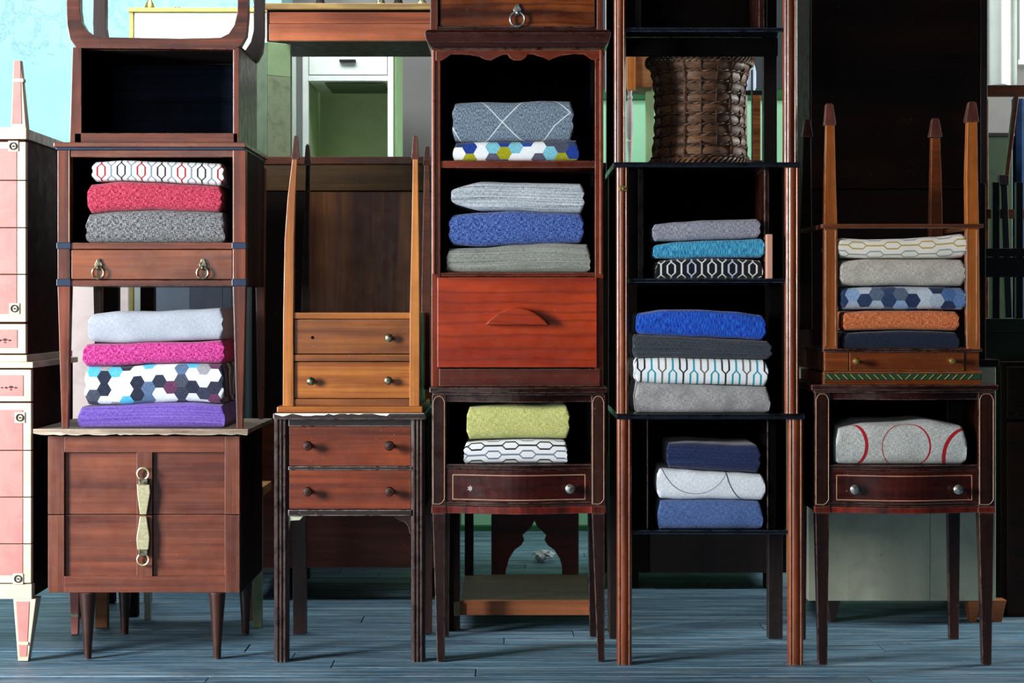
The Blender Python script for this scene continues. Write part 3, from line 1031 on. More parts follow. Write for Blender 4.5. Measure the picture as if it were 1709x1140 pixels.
# ================================================================== TOWER 2: fluted two-drawer stand
def fluted(cx0, cx1, Y, z0, z1, n=3, widths=None):
    """square post with n rounded reeds on its front and outer faces"""
    w_ = cx1 - cx0
    pts = []
    seg = 6

    def side(p, q, nx, ny):
        wl = widths or [1 / n] * n
        for k in range(n):
            for j in range(seg):
                t = sum(wl[:k]) + wl[k] * j / seg
                a = math.sin(PI * j / seg) ** 0.7 * w_ / n * 0.34 * min(1.0, wl[k] * n)
                pts.append((p[0] + (q[0] - p[0]) * t + nx * a, p[1] + (q[1] - p[1]) * t + ny * a))
    a0 = w_ / n * 0.3
    x0, x1, y0, y1 = cx0 + a0, cx1 - a0, Y + a0, Y + w_ - a0
    side((x0, y0), (x1, y0), 0, -1)
    side((x1, y0), (x1, y1), 1, 0)
    side((x1, y1), (x0, y1), 0, 1)
    side((x0, y1), (x0, y0), -1, 0)
    return B().extz(pts, z0, z1)


FY = 0.04
st = thing('drawer_stand', 'dark stand with two red-brown drawers and reeded legs, its top edge chipped white', 'table', (X(583, FY), FY + 0.22, 0))
sdep = 0.40
FT = Z(689, FY)
obj('top', B().pbox(456, 712, 689, 700, FY, sdep + 0.04, FY - 0.012), 'ebonised_top', st, bevel=0.004, label='dark top with chipped white edge')
pts = [(460, 691)]
q = 460
while q < 706:
    q += rnd.uniform(4, 16)
    pts.append((min(q, 708), 690.2 + (rnd.uniform(0.8, 4.5) if rnd.random() < 0.55 else -0.3)))
pts += [(708, 689.5), (460, 689.5)]
obj('bare_edge', B().pprism(pts, FY, 0.01, FY - 0.0135), 'chip_white', st, bevel=0)
obj('rail', B().pbox(481, 687, 700, 712, FY, 0.03, FY + 0.004), 'ebonised_top', st)
obj('rail', B().pbox(481, 687, 778.5, 785, FY, 0.03, FY + 0.002), 'ebonised_top', st)
obj('rail', B().pbox(481, 687, 851, 861, FY, 0.03, FY - 0.001), 'ebonised_top', st)
for (t, b_, yk) in ((713, 778, 743), (785.5, 850, 819)):
    d = obj('drawer', B().pbox(482, 686, t, b_, FY, 0.3, FY + 0.006), 'drawer_red', st)
    for kx in (515, 651):
        knob(kx, yk, FY + 0.006, d, 8, 0.032, 'leg_brown')
for (a, b_) in ((457, 481), (686, 709)):
    obj('leg', fluted(X(a, FY), X(b_, FY), FY, 0, Z(700, FY)), 'ebonised', st, bevel=0)
    w_ = X(b_, FY) - X(a, FY)
    obj('leg', B().box(X(a, FY), X(b_, FY), FY + sdep, FY + sdep + w_, 0, Z(700, FY)), 'leg_brown', st)
obj('side_panel', B().box(X(460, FY), X(470, FY), FY + 0.03, FY + sdep, Z(858, FY), Z(700, FY)), 'black_inside', st)
obj('side_panel', B().box(X(696, FY), X(706, FY), FY + 0.03, FY + sdep, Z(858, FY), Z(700, FY)), 'black_inside', st)
br = [(686, 861), (686, 893), (683, 890), (681, 880), (675, 872), (664, 869), (655, 861)]
obj('bracket', B().pprism(br, FY, 0.012, FY + 0.008), 'ebonised', st)
br = [(481, 861), (481, 888), (484, 870), (500, 869), (507, 861)]
obj('bracket', B().pprism(br, FY, 0.012, FY + 0.008), 'old_cream', st, label='bare pale corner bracket')

# ------------------------------------------------ golden stand upside down
GY = 0.05
gs = thing('golden_stand', 'golden brown two-drawer stand turned upside down, four slender legs pointing up', 'table', (X(585, GY), GY + 0.19, FT))
gdep = 0.36
obj('top', B().box(X(463, GY), X(706, GY), GY - 0.015, GY + gdep + 0.02, FT, Z(678, GY)), 'golden', gs, bevel=0.003)
G0 = Z(678, GY)
for (t, b_, m) in ((522, 532, 'golden'), (592, 603, 'golden_dark'), (666, 678, 'golden_dark')):
    obj('rail', B().pbox(489, 685, t, b_, GY, 0.03, GY + 0.004), m, gs)
d1 = obj('drawer', B().pbox(490.5, 684, 533.5, 590.5, GY, 0.28, GY + 0.007), 'golden_dark', gs)
knob(650, 564, GY + 0.007, d1, 7, 0.02, 'old_metal')
obj('knob_hole', B().lathe([(L(2.6, GY), 0), (L(2.6, GY), 0.0008)], (X(521, GY), GY + 0.007, Z(563.5, GY)), 'y', 12), 'black_inside', d1, label='empty screw hole where a knob is missing')
d2 = obj('drawer', B().pbox(490.5, 684, 604.5, 665, GY, 0.28, GY + 0.007), 'golden', gs)
knob(520, 636, GY + 0.007, d2, 7, 0.02, 'old_metal')
knob(649, 635, GY + 0.007, d2, 7, 0.02, 'old_metal')
obj('side_panel', B().box(X(476, GY), X(482, GY), GY + 0.02, GY + gdep, G0, Z(522, GY)), 'golden_dark', gs)
obj('side_panel', B().box(X(692, GY), X(698, GY), GY + 0.02, GY + gdep, G0, Z(522, GY)), 'golden_dark', gs)
obj('back_panel', B().box(X(482, GY), X(692, GY), GY + gdep - 0.01, GY + gdep, G0, Z(522, GY)), 'golden_dark', gs)


def upleg(xs, Y, cap, mat, parent):
    """xs: list of (x0, x1, py) from low to high, then a swollen cap (x0,x1 at base, x0,x1 at tip, y base, y tip)"""
    b = B()
    rows = []
    for (a, c, py) in xs:
        w2 = X(c, Y) - X(a, Y)
        rows.append([b.bm.verts.new(v) for v in ((X(a, Y), Y, Z(py, Y)), (X(c, Y), Y, Z(py, Y)), (X(c, Y), Y + w2, Z(py, Y)), (X(a, Y), Y + w2, Z(py, Y)))])
    for r0, r1 in zip(rows, rows[1:]):
        for k in range(4):
            b.bm.faces.new((r0[k], r0[(k + 1) % 4], r1[(k + 1) % 4], r1[k]))
    b.bm.faces.new(rows[0][::-1])
    b.bm.faces.new(rows[-1])
    lg = obj('leg', b, mat, parent, bevel=0.0012)
    (a, c, a2, c2, yb_, yt) = cap
    b = B()
    e = L(1.5, Y)
    rows = []
    ym = yb_ + (yt - yb_) * 0.25
    for (p, q_, py) in ((a, c, yb_), (a - 0.6, c + 0.6, yb_ - 3), (a + 0.4, c - 0.4, ym), (a2, c2, yt + 3), (a2 + 2, c2 - 2, yt)):
        w2 = X(q_, Y) - X(p, Y)
        mid = Y + (X(xs[-1][1], Y) - X(xs[-1][0], Y)) / 2
        rows.append([b.bm.verts.new(v) for v in ((X(p, Y), mid - w2 / 2, Z(py, Y)), (X(q_, Y), mid - w2 / 2, Z(py, Y)), (X(q_, Y), mid + w2 / 2, Z(py, Y)), (X(p, Y), mid + w2 / 2, Z(py, Y)))])
    for r0, r1 in zip(rows, rows[1:]):
        for k in range(4):
            b.bm.faces.new((r0[k], r0[(k + 1) % 4], r1[(k + 1) % 4], r1[k]))
    b.bm.faces.new(rows[0][::-1])
    b.bm.faces.new(rows[-1])
    obj('foot', b, 'foot_cap', lg, bevel=0.001)
    return lg


upleg([(472, 490, 678), (472.5, 489.5, 530), (475, 490.5, 400), (480, 492.5, 330), (488, 496, 264)], GY, (487, 499, 490, 497, 266, 226), 'golden_up', gs)
upleg([(683.5, 700, 678), (684, 700, 520), (687, 699, 390), (688, 698, 330), (689, 697.5, 264)], GY, (687, 698.5, 689, 697, 266, 226), 'golden_up', gs)
upleg([(500, 516, 650), (503, 516, 500), (508, 516, 360), (510.5, 517, 275)], GY + gdep, (508, 519, 510, 516, 276, 240), 'brown_black', gs)
upleg([(703, 718, 650), (703.5, 717.5, 480), (706, 717, 360), (708, 715.5, 275)], GY + gdep, (706.5, 718.5, 709, 717, 276, 243), 'chair_brown', gs)

# ------------------------------------------------ wardrobe behind towers 1-3
WY = 1.02
WT = Z(262, WY)
wd = thing('old_wardrobe', 'tall brown veneered cupboard standing behind the golden stand', 'wardrobe', (X(580, WY), WY + 0.2, 0))
obj('carcass', B().box(X(418, WY), X(742, WY), WY + 0.02, WY + 0.46, Z(948, WY), WT - 0.01), 'brown_black', wd)
obj('top', B().box(X(414, WY), X(746, WY), WY - 0.015, WY + 0.48, WT - 0.022, WT), 'chair_brown', wd)
obj('panel', B().pbox(420, 740, 272, 318, WY, 0.02, WY + 0.004), 'olive_brown', wd)
obj('panel', B().pbox(420, 513, 320, 700, WY, 0.02, WY + 0.004), 'brown_black', wd)  # darker brown than its neighbour: shadow on the left put into the colour
obj('panel', B().pbox(515, 740, 320, 700, WY, 0.02, WY + 0.004), 'dark_veneer', wd, label='front panel of streaky brown veneer')
obj('panel', B().pbox(420, 740, 702, 948, WY, 0.02, WY + 0.002), 'drawer_red', wd)
for (a, b_) in ((478, 491), (716, 728)):
    obj('foot', B().pprism([(a, 948), (b_ + 4, 948), (b_, 975), (b_ + 1, 999), (a - 1, 999), (a + 3, 975)], WY, 0.05, WY + 0.02), 'brown_black', wd)
    obj('foot', B().pprism([(a, 948), (b_ + 4, 948), (b_, 975), (b_ + 1, 999), (a - 1, 999), (a + 3, 975)], WY, 0.05, WY + 0.4), 'brown_black', wd)

# grey green cupboard corner standing on the wardrobe
gc = thing('green_cupboard', 'small worn grey-green box cupboard standing on the wardrobe behind the upside-down end table', 'cupboard', (X(445, WY), WY + 0.15, WT))
ga, gb, gm = X(418, WY), X(481, WY), X(446, WY)
obj('side_panel', B().hexa([(ga, WY + 0.06, WT), (gm, WY + 0.0, WT), (gm + 0.004, WY + 0.016, WT), (ga, WY + 0.08, WT), (ga, WY + 0.06, Z(70, WY)), (gm, WY + 0.0, Z(70, WY)), (gm + 0.004, WY + 0.016, Z(70, WY)), (ga, WY + 0.08, Z(70, WY))]), 'grey_green', gc)
obj('front_panel', B().hexa([(gm + 0.001, WY, WT), (gb, WY + 0.05, WT), (gb, WY + 0.066, WT), (gm + 0.001, WY + 0.018, WT), (gm + 0.001, WY, Z(126, WY)), (gb, WY + 0.05, Z(126, WY)), (gb, WY + 0.066, Z(126, WY)), (gm + 0.001, WY + 0.018, Z(126, WY))]), 'grey_green_light', gc)
obj('upper_panel', B().hexa([(gm + 0.001, WY, Z(125.5, WY)), (gb, WY + 0.05, Z(125.5, WY)), (gb, WY + 0.066, Z(125.5, WY)), (gm + 0.001, WY + 0.018, Z(125.5, WY)), (gm + 0.001, WY, Z(70, WY)), (gb, WY + 0.05, Z(70, WY)), (gb, WY + 0.066, Z(70, WY)), (gm + 0.001, WY + 0.018, Z(70, WY))]), 'mint_side', gc)
obj('back_panel', B().box(ga, gb, WY + 0.08, WY + 0.10, WT, Z(70, WY)), 'grey_green', gc)

# orange table on top, spanning to tower 3
OY = 1.06
ot = thing('orange_table', 'orange-brown table with gilded top edge high up between the first and second bookcases', 'table', (X(580, OY), OY + 0.18, WT))
obj('front_board', B().pbox(449, 726, 20, 39, OY, 0.02, OY + 0.002), 'orange_brown', ot)
obj('front_board', B().pbox(449, 726, 39.8, 68, OY, 0.02), 'orange_brown', ot)
obj('top', B().pbox(443, 732, 6, 17, OY, 0.40, OY - 0.012), 'gilt', ot, bevel=0.003, label='gilded top edge with gaps')
obj('top_rail', B().pbox(446, 730, 17, 20, OY, 0.38, OY - 0.004), 'black_inside', ot)
obj('underside', B().box(X(449, OY), X(726, OY), OY + 0.022, OY + 0.38, Z(67, OY), Z(60, OY)), 'brown_black', ot)
obj('side_board', B().box(X(445, OY), X(449, OY), OY, OY + 0.38, Z(69, OY), Z(20, OY)), 'brown_black', ot)
obj('leg', B().pprism([(444, 66), (462, 69), (452, 92), (449, 112), (446, 130), (444, 256), (438, 256), (440, 130)], OY, 0.03, OY + 0.30), 'brown_black', ot)
obj('leg', B().box(X(729, OY), X(740, OY), OY + 0.30, OY + 0.33, WT, Z(66, OY)), 'brown_black', ot)
for i, xx in enumerate((530, 632, 662, 702)):
    tag(obj('small_ornament', B().lathe([(0.016, 0), (0.02, 0.006), (0.012, 0.02), (0.014, 0.05), (0.008, 0.07)], (X(xx, OY), OY + 0.08, Z(6, OY)), 'z', 14), 'old_metal' if i % 2 else 'brown_black', at=(X(xx, OY), OY + 0.08, Z(6, OY))),
        ['dark turned ornament at left on the gilded table top', 'small metal ornament near the middle of the gilded table top', 'dark turned ornament right of the middle on the gilded table top', 'small metal ornament at the right end of the gilded table top'][i], 'ornament', 'ornaments on the orange table')

# light green kitchen cupboard behind, seen through the gap
KY = 1.95
kc = thing('mint_cupboard', 'white and light green cupboard with open bay, in the background above the wardrobe', 'cupboard', (X(595, KY), KY + 0.2, 0))
kb = Z(700, KY)
for (a, b_, dep_) in ((505, 514.5, 0.02), (647, 656, 0.02)):
    obj('stile', B().pbox(a, b_, 60, 900, KY, dep_), 'white_paint', kc)
obj('side_panel', B().box(X(505, KY), X(511, KY), KY + 0.02, KY + 0.42, 0, Z(60, KY)), 'mint_inside', kc)
obj('side_panel', B().box(X(650, KY), X(656, KY), KY + 0.02, KY + 0.42, 0, Z(60, KY)), 'mint_side', kc)
obj('back_panel', B().box(X(511, KY), X(650, KY), KY + 0.40, KY + 0.42, 0, Z(60, KY)), 'mint_inside', kc)
d = obj('drawer', B().pbox(515.5, 646, 60, 124.5, KY, 0.3, KY + 0.002), 'white_paint', kc)
obj('handle', B().pbox(567, 594, 100, 104.5, KY, 0.02, KY - 0.018), 'black_iron', d)
obj('rail', B().pbox(514.5, 647, 126, 135, KY, 0.38), 'white_paint', kc)
obj('drawer_runner', B().box(X(540, KY), X(640, KY), KY + 0.04, KY + 0.34, Z(138, KY), Z(135.2, KY)), 'grey_green', kc)
obj('lower_front', B().box(X(514.5, KY), X(647, KY), KY, KY + 0.38, 0, Z(500, KY)), 'white_paint', kc)
# a further pale side panel
obj('end_panel', B().box(X(656.5, KY), X(660, KY), KY + 0.05, KY + 0.44, 0, Z(60, KY)), 'mint_side', kc)

# ------------------------------------------------ yellow trimmed white cupboard at top left
VY = 1.55
yc = thing('yellow_trim_cupboard', 'white cupboard with yellow painted edging against the pale blue wall', 'cupboard', (X(330, VY), VY + 0.2, 0))
obj('carcass', B().box(X(217, VY), X(470, VY), VY + 0.02, VY + 0.42, 0, Z(16, VY)), 'white_paint', yc)
obj('top', B().box(X(214, VY), X(473, VY), VY - 0.005, VY + 0.43, Z(20, VY), Z(13, VY)), 'yellow_paint', yc)
obj('stile', B().box(X(216, VY), X(222, VY), VY, VY + 0.03, 0, Z(20, VY)), 'yellow_paint', yc)
obj('stile', B().box(X(424, VY), X(431, VY), VY, VY + 0.03, 0, Z(20, VY)), 'yellow_paint', yc)
obj('door', B().box(X(223, VY), X(423, VY), VY + 0.006, VY + 0.03, 0.1, Z(21, VY)), 'white_paint', yc)
ZV = Z(13, VY)
k = L(1, VY)
tag(obj('candlestick', B().lathe([(15 * k, 0), (15 * k, 2 * k), (10 * k, 6 * k), (7 * k, 14 * k), (3 * k, 22 * k), (3 * k, 44 * k)], (X(240, VY), VY + 0.1, ZV), 'z', 20), 'brass', at=(X(240, VY), VY + 0.1, ZV)), 'tarnished brass candlestick base on the yellow-edged cupboard', 'candlestick')
tag(obj('metal_cap', B().lathe([(7 * k, 0), (7 * k, 5 * k), (5 * k, 9 * k), (2 * k, 10 * k)], (X(287, VY), VY + 0.1, ZV), 'z', 16), 'old_metal', at=(X(287, VY), VY + 0.1, ZV)), 'small dull metal cap lying on the yellow-edged cupboard', 'ornament')
tag(obj('turned_finial', B().lathe([(6 * k, 0), (7 * k, 6 * k), (4 * k, 12 * k), (6 * k, 22 * k), (3 * k, 40 * k)], (X(421, VY), VY + 0.1, ZV), 'z', 16), 'grey_green', at=(X(421, VY), VY + 0.1, ZV)), 'greenish turned finial at the right end of the yellow-edged cupboard', 'ornament')

# things seen through the bay of the side table: blue-grey doors and dark posts
BY = 1.3
bd = thing('blue_cupboard', 'blue-grey painted cupboard with sunk panel, behind the pale grey fabric', 'cupboard', (X(315, BY), BY + 0.1, 0))
obj('frame', B().box(X(258, BY), X(400, BY), BY + 0.006, BY + 0.25, 0, Z(380, BY)), 'blue_grey', bd)
obj('stile', B().box(X(258, BY), X(316, BY), BY, BY + 0.02, 0.0, Z(380, BY)), 'blue_grey', bd)
obj('panel', B().box(X(318, BY), X(371, BY), BY + 0.002, BY + 0.02, 0.1, Z(382, BY)), 'blue_grey_dark', bd)
obj('stile', B().box(X(372, BY), X(386, BY), BY, BY + 0.02, 0.0, Z(380, BY)), 'blue_grey_dark', bd)
PBY = 1.85
tag(obj('pale_board', B().box(X(120, PBY), X(214, PBY), PBY, PBY + 0.03, 0, Z(430, PBY)), 'pale_mauve', at=(X(170, PBY), PBY, 0)), 'pale pinkish board against the wall, glimpsed behind the dark chair posts', 'board')
DYc = 0.95
dc = thing('dark_chair', 'dark wooden chair whose back posts show behind the stacked fabrics of the side table', 'chair', (X(200, DYc), DYc + 0.2, 0))
for (a, b_) in ((161, 197), (234, 257)):
    obj('leg', B().box(X(a, DYc), X(b_, DYc), DYc, DYc + 0.035, 0.35, Z(400, DYc)), 'brown_black', dc)
    obj('leg', B().box(X(a + 6, DYc), X(b_ - 6, DYc), DYc, DYc + 0.03, 0, 0.35), 'brown_black', dc)
obj('back_rail', B().box(X(161, DYc), X(257, DYc), DYc, DYc + 0.03, Z(412, DYc), Z(400, DYc)), 'brown_black', dc)
obj('seat', B().box(X(158, DYc), X(260, DYc), DYc - 0.25, DYc + 0.035, 0.42, 0.45), 'brown_black', dc)
for (a, b_) in ((161, 175), (242, 257)):
    obj('leg', B().box(X(a, DYc), X(b_, DYc), DYc - 0.24, DYc - 0.215, 0, 0.42), 'brown_black', dc)

# low pine bench behind the cabinet, only its legs show
HYB = 0.52
hb = thing('pine_bench', 'plain pine bench behind the low cabinet, only its legs showing underneath', 'bench', (X(300, HYB), HYB + 0.12, 0))
obj('seat', B().box(X(150, HYB), X(440, HYB), HYB + 0.0, HYB + 0.17, 0.36, 0.385), 'pine', hb)
for (a, b_, m, dy) in ((157, 178, 'pine', 0), (421, 436, 'grey_green_light', 0), (224, 234, 'old_cream', 0.13), (400, 409, 'pine', 0.13)):
    obj('leg', B().box(X(a, HYB), X(b_, HYB), HYB + dy + 0.01, HYB + dy + 0.035, 0, 0.36), m, hb)

# ================================================================== TOWERS 3 and 5: bow-front nightstands
def bow_pts(xa, xb, yf, bow, n=20, yb=None):
    p = []
    for i in range(n + 1):
        t = i / n
        s = math.sin(PI * t)
        p.append((xa + (xb - xa) * t, yf - bow * s * s))
    p += [(xb, yb), (xa, yb)]
    return p


def bow_ring(b, xa, xb, z0, z1, yf, bow, wd, dep, inset):
    """string inlay: rectangular ring lying on the bowed drawer front"""
    n = 24
    full0, full1 = inset

    def yy(x):
        t = (x - full0) / (full1 - full0)
        s = math.sin(PI * t)
        return yf - bow * s * s
    rows = []
    xs = [xa + (xb - xa) * i / n for i in range(n + 1)]
    vo_t = [b.bm.verts.new((x, yy(x) - dep, z1)) for x in xs]
    vi_t = [b.bm.verts.new((x, yy(x) - dep, z1 - wd)) for x in xs]
    vi_b = [b.bm.verts.new((x, yy(x) - dep, z0 + wd)) for x in xs]
    vo_b = [b.bm.verts.new((x, yy(x) - dep, z0)) for x in xs]
    for i in range(n):
        b.bm.faces.new((vi_t[i], vi_t[i + 1], vo_t[i + 1], vo_t[i]))
        b.bm.faces.new((vo_b[i], vo_b[i + 1], vi_b[i + 1], vi_b[i]))
    xl, xr = xa + wd, xb - wd
    for (p, q_, e0, e1) in ((vi_b[0], vi_t[0], xl, 1), (vi_b[-1], vi_t[-1], xr, -1)):
        a = b.bm.verts.new((e0, yy(e0) - dep, z0 + wd))
        c = b.bm.verts.new((e0, yy(e0) - dep, z1 - wd))
        b.bm.faces.new((p, a, c, q_))
    ret = bmesh.ops.extrude_face_region(b.bm, geom=list(b.bm.faces))
    vs = [v for v in ret['geom'] if isinstance(v, bmesh.types.BMVert)]
    bmesh.ops.translate(b.bm, verts=vs, vec=(0, dep + 0.001, 0))
    return b


def bow_nightstand(Y, x, ys, legs, knobs, label, missing, group):
    """x: (top l, top r, post l0, l1, post r0, r1); ys: (top, top bottom, rail bottom, shelf top, drawer top, drawer bottom, band top, band bottom)"""
    (tl, tr, l0, l1, r0, r1) = x
    (t0, t1, rb, sh, dt, db, b0, b1) = ys
    dep, bow = 0.37, 0.028
    r = thing('bow_nightstand', label, 'nightstand', (X((tl + tr) / 2, Y), Y + dep / 2, 0), group)
    obj('top', B().extz(bow_pts(X(tl, Y), X(tr, Y), Y - 0.014, bow, 20, Y + dep + 0.015), Z(t0 + 9, Y), Z(t0, Y)), 'stand_dark_x', r, bevel=0.002)
    obj('top_moulding', B().extz(bow_pts(X(tl + 5, Y), X(tr - 5, Y), Y - 0.006, bow, 20, Y + dep + 0.008), Z(t1, Y), Z(t0 + 9, Y)), 'stand_dark_x', r)
    obj('rail', B().extz(bow_pts(X(l1, Y), X(r0, Y), Y + 0.006, bow, 20, Y + 0.03), Z(rb, Y), Z(t1, Y)), 'stand_dark_x', r)
    for (a, b_, lg_) in ((l0, l1, legs[0]), (r0, r1, legs[1])):
        p = obj('leg', floor_leg(Y, lg_, (a + 1, b_ - 1), b1), 'stand_dark', r)
        q = obj('post', B().pbox(a, b_, t1, b0, Y, 0.034), 'stand_dark', p)
        ib = B()
        k = 2.2
        # arched string line let into the post
        n0 = [(a + k, b0 - 4), (a + k, t1 + 12), (a + k + 3, t1 + 5), (a + k + 7, t1 + 2.5), (b_ - k - 7, t1 + 2.5), (b_ - k - 3, t1 + 5), (b_ - k, t1 + 12), (b_ - k, b0 - 12), (b_ - k - 4, b0 - 6), (b_ - k - 9, b0 - 3.5), (a + k, b0 - 4)]
        ib.tube([(X(u, Y), Y - 0.0003, Z(v, Y)) for u, v in n0], 0.0008, 4)
        obj('string_line', ib, 'string_inlay', p, bevel=0)
        obj('crossband', B().pbox(a - 1, b_ + 1, b0, b1, Y, 0.037, Y - 0.0015), 'crossband', p)
        xa, xb = X(a, Y), X(b_, Y)
        obj('leg', B().taper((xa + 0.01, xb - 0.004, Y + dep - 0.02, Y + dep - 0.002, 0), (xa, xb, Y + dep - 0.034, Y + dep, Z(t1, Y))), 'stand_dark', r)
        xs0, xs1 = (xa + 0.004, xa + 0.014) if a == l0 else (xb - 0.014, xb - 0.004)
        obj('side_panel', B().box(xs0, xs1, Y + 0.034, Y + dep - 0.034, Z(b1, Y), Z(t1, Y)), 'black_inside' if a == l0 else 'stand_dark', r)
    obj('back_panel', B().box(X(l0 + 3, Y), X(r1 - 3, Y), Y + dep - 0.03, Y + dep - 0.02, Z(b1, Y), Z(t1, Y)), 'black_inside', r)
    obj('shelf', B().extz(bow_pts(X(l1, Y), X(r0, Y), Y + 0.004, bow, 20, Y + dep - 0.03), Z(dt - 2, Y), Z(sh, Y)), 'stand_dark_x', r)
    d = obj('drawer', B().extz(bow_pts(X(l1 + 1, Y), X(r0 - 1, Y), Y + 0.004, bow, 20, Y + 0.25), Z(db, Y), Z(dt - 1, Y)), 'stand_drawer', r)
    fa, fb = X(l1 + 1, Y), X(r0 - 1, Y)
    obj('string_inlay', bow_ring(B(), X(l1 + 11, Y), X(r0 - 10, Y), Z(db - 3, Y), Z(dt + 7, Y), Y + 0.004, bow, L(1.2, Y), 0.0006, (fa, fb)), 'string_inlay', d, bevel=0)
    for (kx, ky, miss) in knobs:
        t = (X(kx, Y) - fa) / (fb - fa)
        yk = Y + 0.004 - bow * math.sin(PI * t) ** 2
        if miss:
            k = L(1, Y)
            pts = []
            for i in range(12):
                rr = (5.5 if i % 2 else 3.0) * k
                pts.append((X(kx, Y) + rr * math.cos(2 * PI * i / 12), Z(ky, Y) + rr * math.sin(2 * PI * i / 12)))
            obj('bare_backplate', B().prism(pts, yk - 0.001, yk + 0.002), 'pale_mauve', d, bevel=0, label='pale star-shaped mark where the knob is missing')
        else:
            kk = knob(kx, ky, yk + 0.001, d, 8, 0.022, 'steel')
    obj('apron', B().extz(bow_pts(X(l1, Y), X(r0, Y), Y + 0.002, bow, 20, Y + dep - 0.03), Z(b0 - 1, Y), Z(db + 0.6, Y)), 'stand_dark_x', r)
    obj('crossband', B().extz(bow_pts(X(l1, Y), X(r0, Y), Y + 0.001, bow, 20, Y + 0.03), Z(b1, Y), Z(b0, Y)), 'crossband', r)
    return r


AY = 0.04
bow_nightstand(AY, (717, 1013, 721, 744, 987, 1010), (646, 659, 671, 775, 785, 837, 845, 857), ((729.5, 742), (997.5, 1009)),
               ((785, 815, True), (951, 815, False)), 'dark bow-front nightstand under the red-fronted bookcase, left drawer knob missing', True, None)
BY2 = 0.0
bow_nightstand(BY2, (1353, 1664, 1360, 1385, 1633, 1660), (642, 655, 667, 776, 786, 838, 846, 856), ((1366, 1381), (1640, 1655)),
               ((1425, 816, False), (1597, 816, False)), 'dark bow-front nightstand at the right holding the circle-patterned fabric, both knobs present', False, None)

# ------------------------------------------------ bookcase with fall front
KB = 0.06
bk = thing('narrow_bookcase', 'narrow red-brown bookcase with scalloped apron, two open bays and a bright red fall front', 'bookcase', (X(863, KB), KB + 0.16, Z(646, AY)))
kdep = 0.32
zb = Z(646, AY)
zt = Z(82, KB)
for (a, b_, c) in ((720, 735, 0), (993, 1007, 1)):
    p = obj('side_panel', B().pbox(a, b_, 82, 645.2, KB, kdep), 'bookcase_up', bk)
    m = (a + 1.5, a + 6.5) if c == 0 else (b_ - 6.5, b_ - 1.5)
    obj('bead', B().pbox(m[0], m[1], 83, 458, KB, 0.01, KB - 0.005), 'bookcase_up', p, bevel=0.002)
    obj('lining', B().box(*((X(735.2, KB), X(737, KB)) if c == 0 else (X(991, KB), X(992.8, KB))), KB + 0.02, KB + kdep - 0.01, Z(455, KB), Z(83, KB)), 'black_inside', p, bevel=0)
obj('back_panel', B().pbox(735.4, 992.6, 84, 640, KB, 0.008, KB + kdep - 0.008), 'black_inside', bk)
obj('top', B().pbox(719, 1008, 80, 84, KB, kdep), 'moulding', bk)
sc = [(727, 84), (1003, 84), (1003, 96), (996, 101), (988, 100), (982, 96), (975, 91), (960, 90.5), (938, 93), (925, 97), (917, 101), (909, 97), (890, 91), (881, 91),
      (877, 97), (870, 101), (858, 101), (851, 97), (847, 91), (838, 92), (828, 97), (820, 101), (811, 100), (800, 95), (785, 92), (768, 91), (753, 91), (745, 97), (738, 101), (727, 102)]
obj('apron', B().pprism(sc, KB, 0.012, KB - 0.004), 'bookcase', bk, label='scalloped front apron')
obj('shelf', B().pbox(735.3, 992.7, 268, 280, KB, kdep - 0.01, KB + 0.004), 'bookcase', bk)
obj('shelf', B().pbox(735.3, 992.7, 455, 461.5, KB, kdep - 0.01, KB + 0.002), 'bookcase', bk)
fd = obj('drop_front', B().pbox(730, 996, 463, 613, KB, 0.02, KB - 0.014), 'fall_front', bk, bevel=0.002, label='orange-red figured drop front')
arc = [(810 + (915 - 810) * i / 20, 542 - 29 * math.sin(PI * i / 20) ** 0.8) for i in range(21)]
obj('handle', B().pprism(arc, KB, 0.03, KB - 0.042), 'fall_front', fd, bevel=0.004, label='half-moon wooden pull')
obj('plinth', B().pbox(733, 1001, 615.5, 644.5, KB, 0.03, KB - 0.008), 'plinth', bk)

# ------------------------------------------------ inverted table on the bookcase
TY = 0.05
tt = thing('drawer_table', 'dark flame-veneered drawer table turned upside down on top of the narrow bookcase', 'table', (X(864, TY), TY + 0.18, Z(80, KB)))
zz0 = Z(80, KB)
mprof = [(0.0, 0.0), (0.006, 0.003), (0.014, 0.012), (0.018, 0.024), (0.02, 0.034), (0.014, 0.042)]
mb = B()
xa, xb = X(713, TY), X(1016, TY)
rings = []
for (o_, h_) in mprof:
    e = o_ - 0.014
    rings.append([mb.bm.verts.new(v) for v in ((xa - e, TY - 0.01 - e, zz0 + h_), (xb + e, TY - 0.01 - e, zz0 + h_), (xb + e, TY + 0.36, zz0 + h_), (xa - e, TY + 0.36, zz0 + h_))])
for r0_, r1_ in zip(rings, rings[1:]):
    for k_ in range(4):
        mb.bm.faces.new((r0_[k_], r0_[(k_ + 1) % 4], r1_[(k_ + 1) % 4], r1_[k_]))
mb.bm.faces.new(rings[0][::-1])
mb.bm.faces.new(rings[-1])
obj('top', mb, 'moulding', tt, bevel=0.001, label='dark moulded edge board')
zz1 = zz0 + 0.042
for (a, b_) in ((718, 731), (996, 1006)):
    obj('leg', B().box(X(a, TY), X(b_, TY), TY, TY + 0.035, zz1, Z(-90, TY)), 'mahogany_up', tt)
    obj('leg', B().box(X(a, TY), X(b_, TY), TY + 0.32, TY + 0.35, zz1, Z(-90, TY)), 'mahogany_up', tt)
    obj('side_panel', B().box(X(a, TY) + 0.004, X(b_, TY) - 0.004, TY + 0.035, TY + 0.32, zz1, Z(-50, TY)), 'brown_black', tt)
d = obj('drawer', B().box(X(734, TY), X(993, TY), TY + 0.006, TY + 0.3, Z(43, TY), Z(-45, TY)), 'flame', tt)
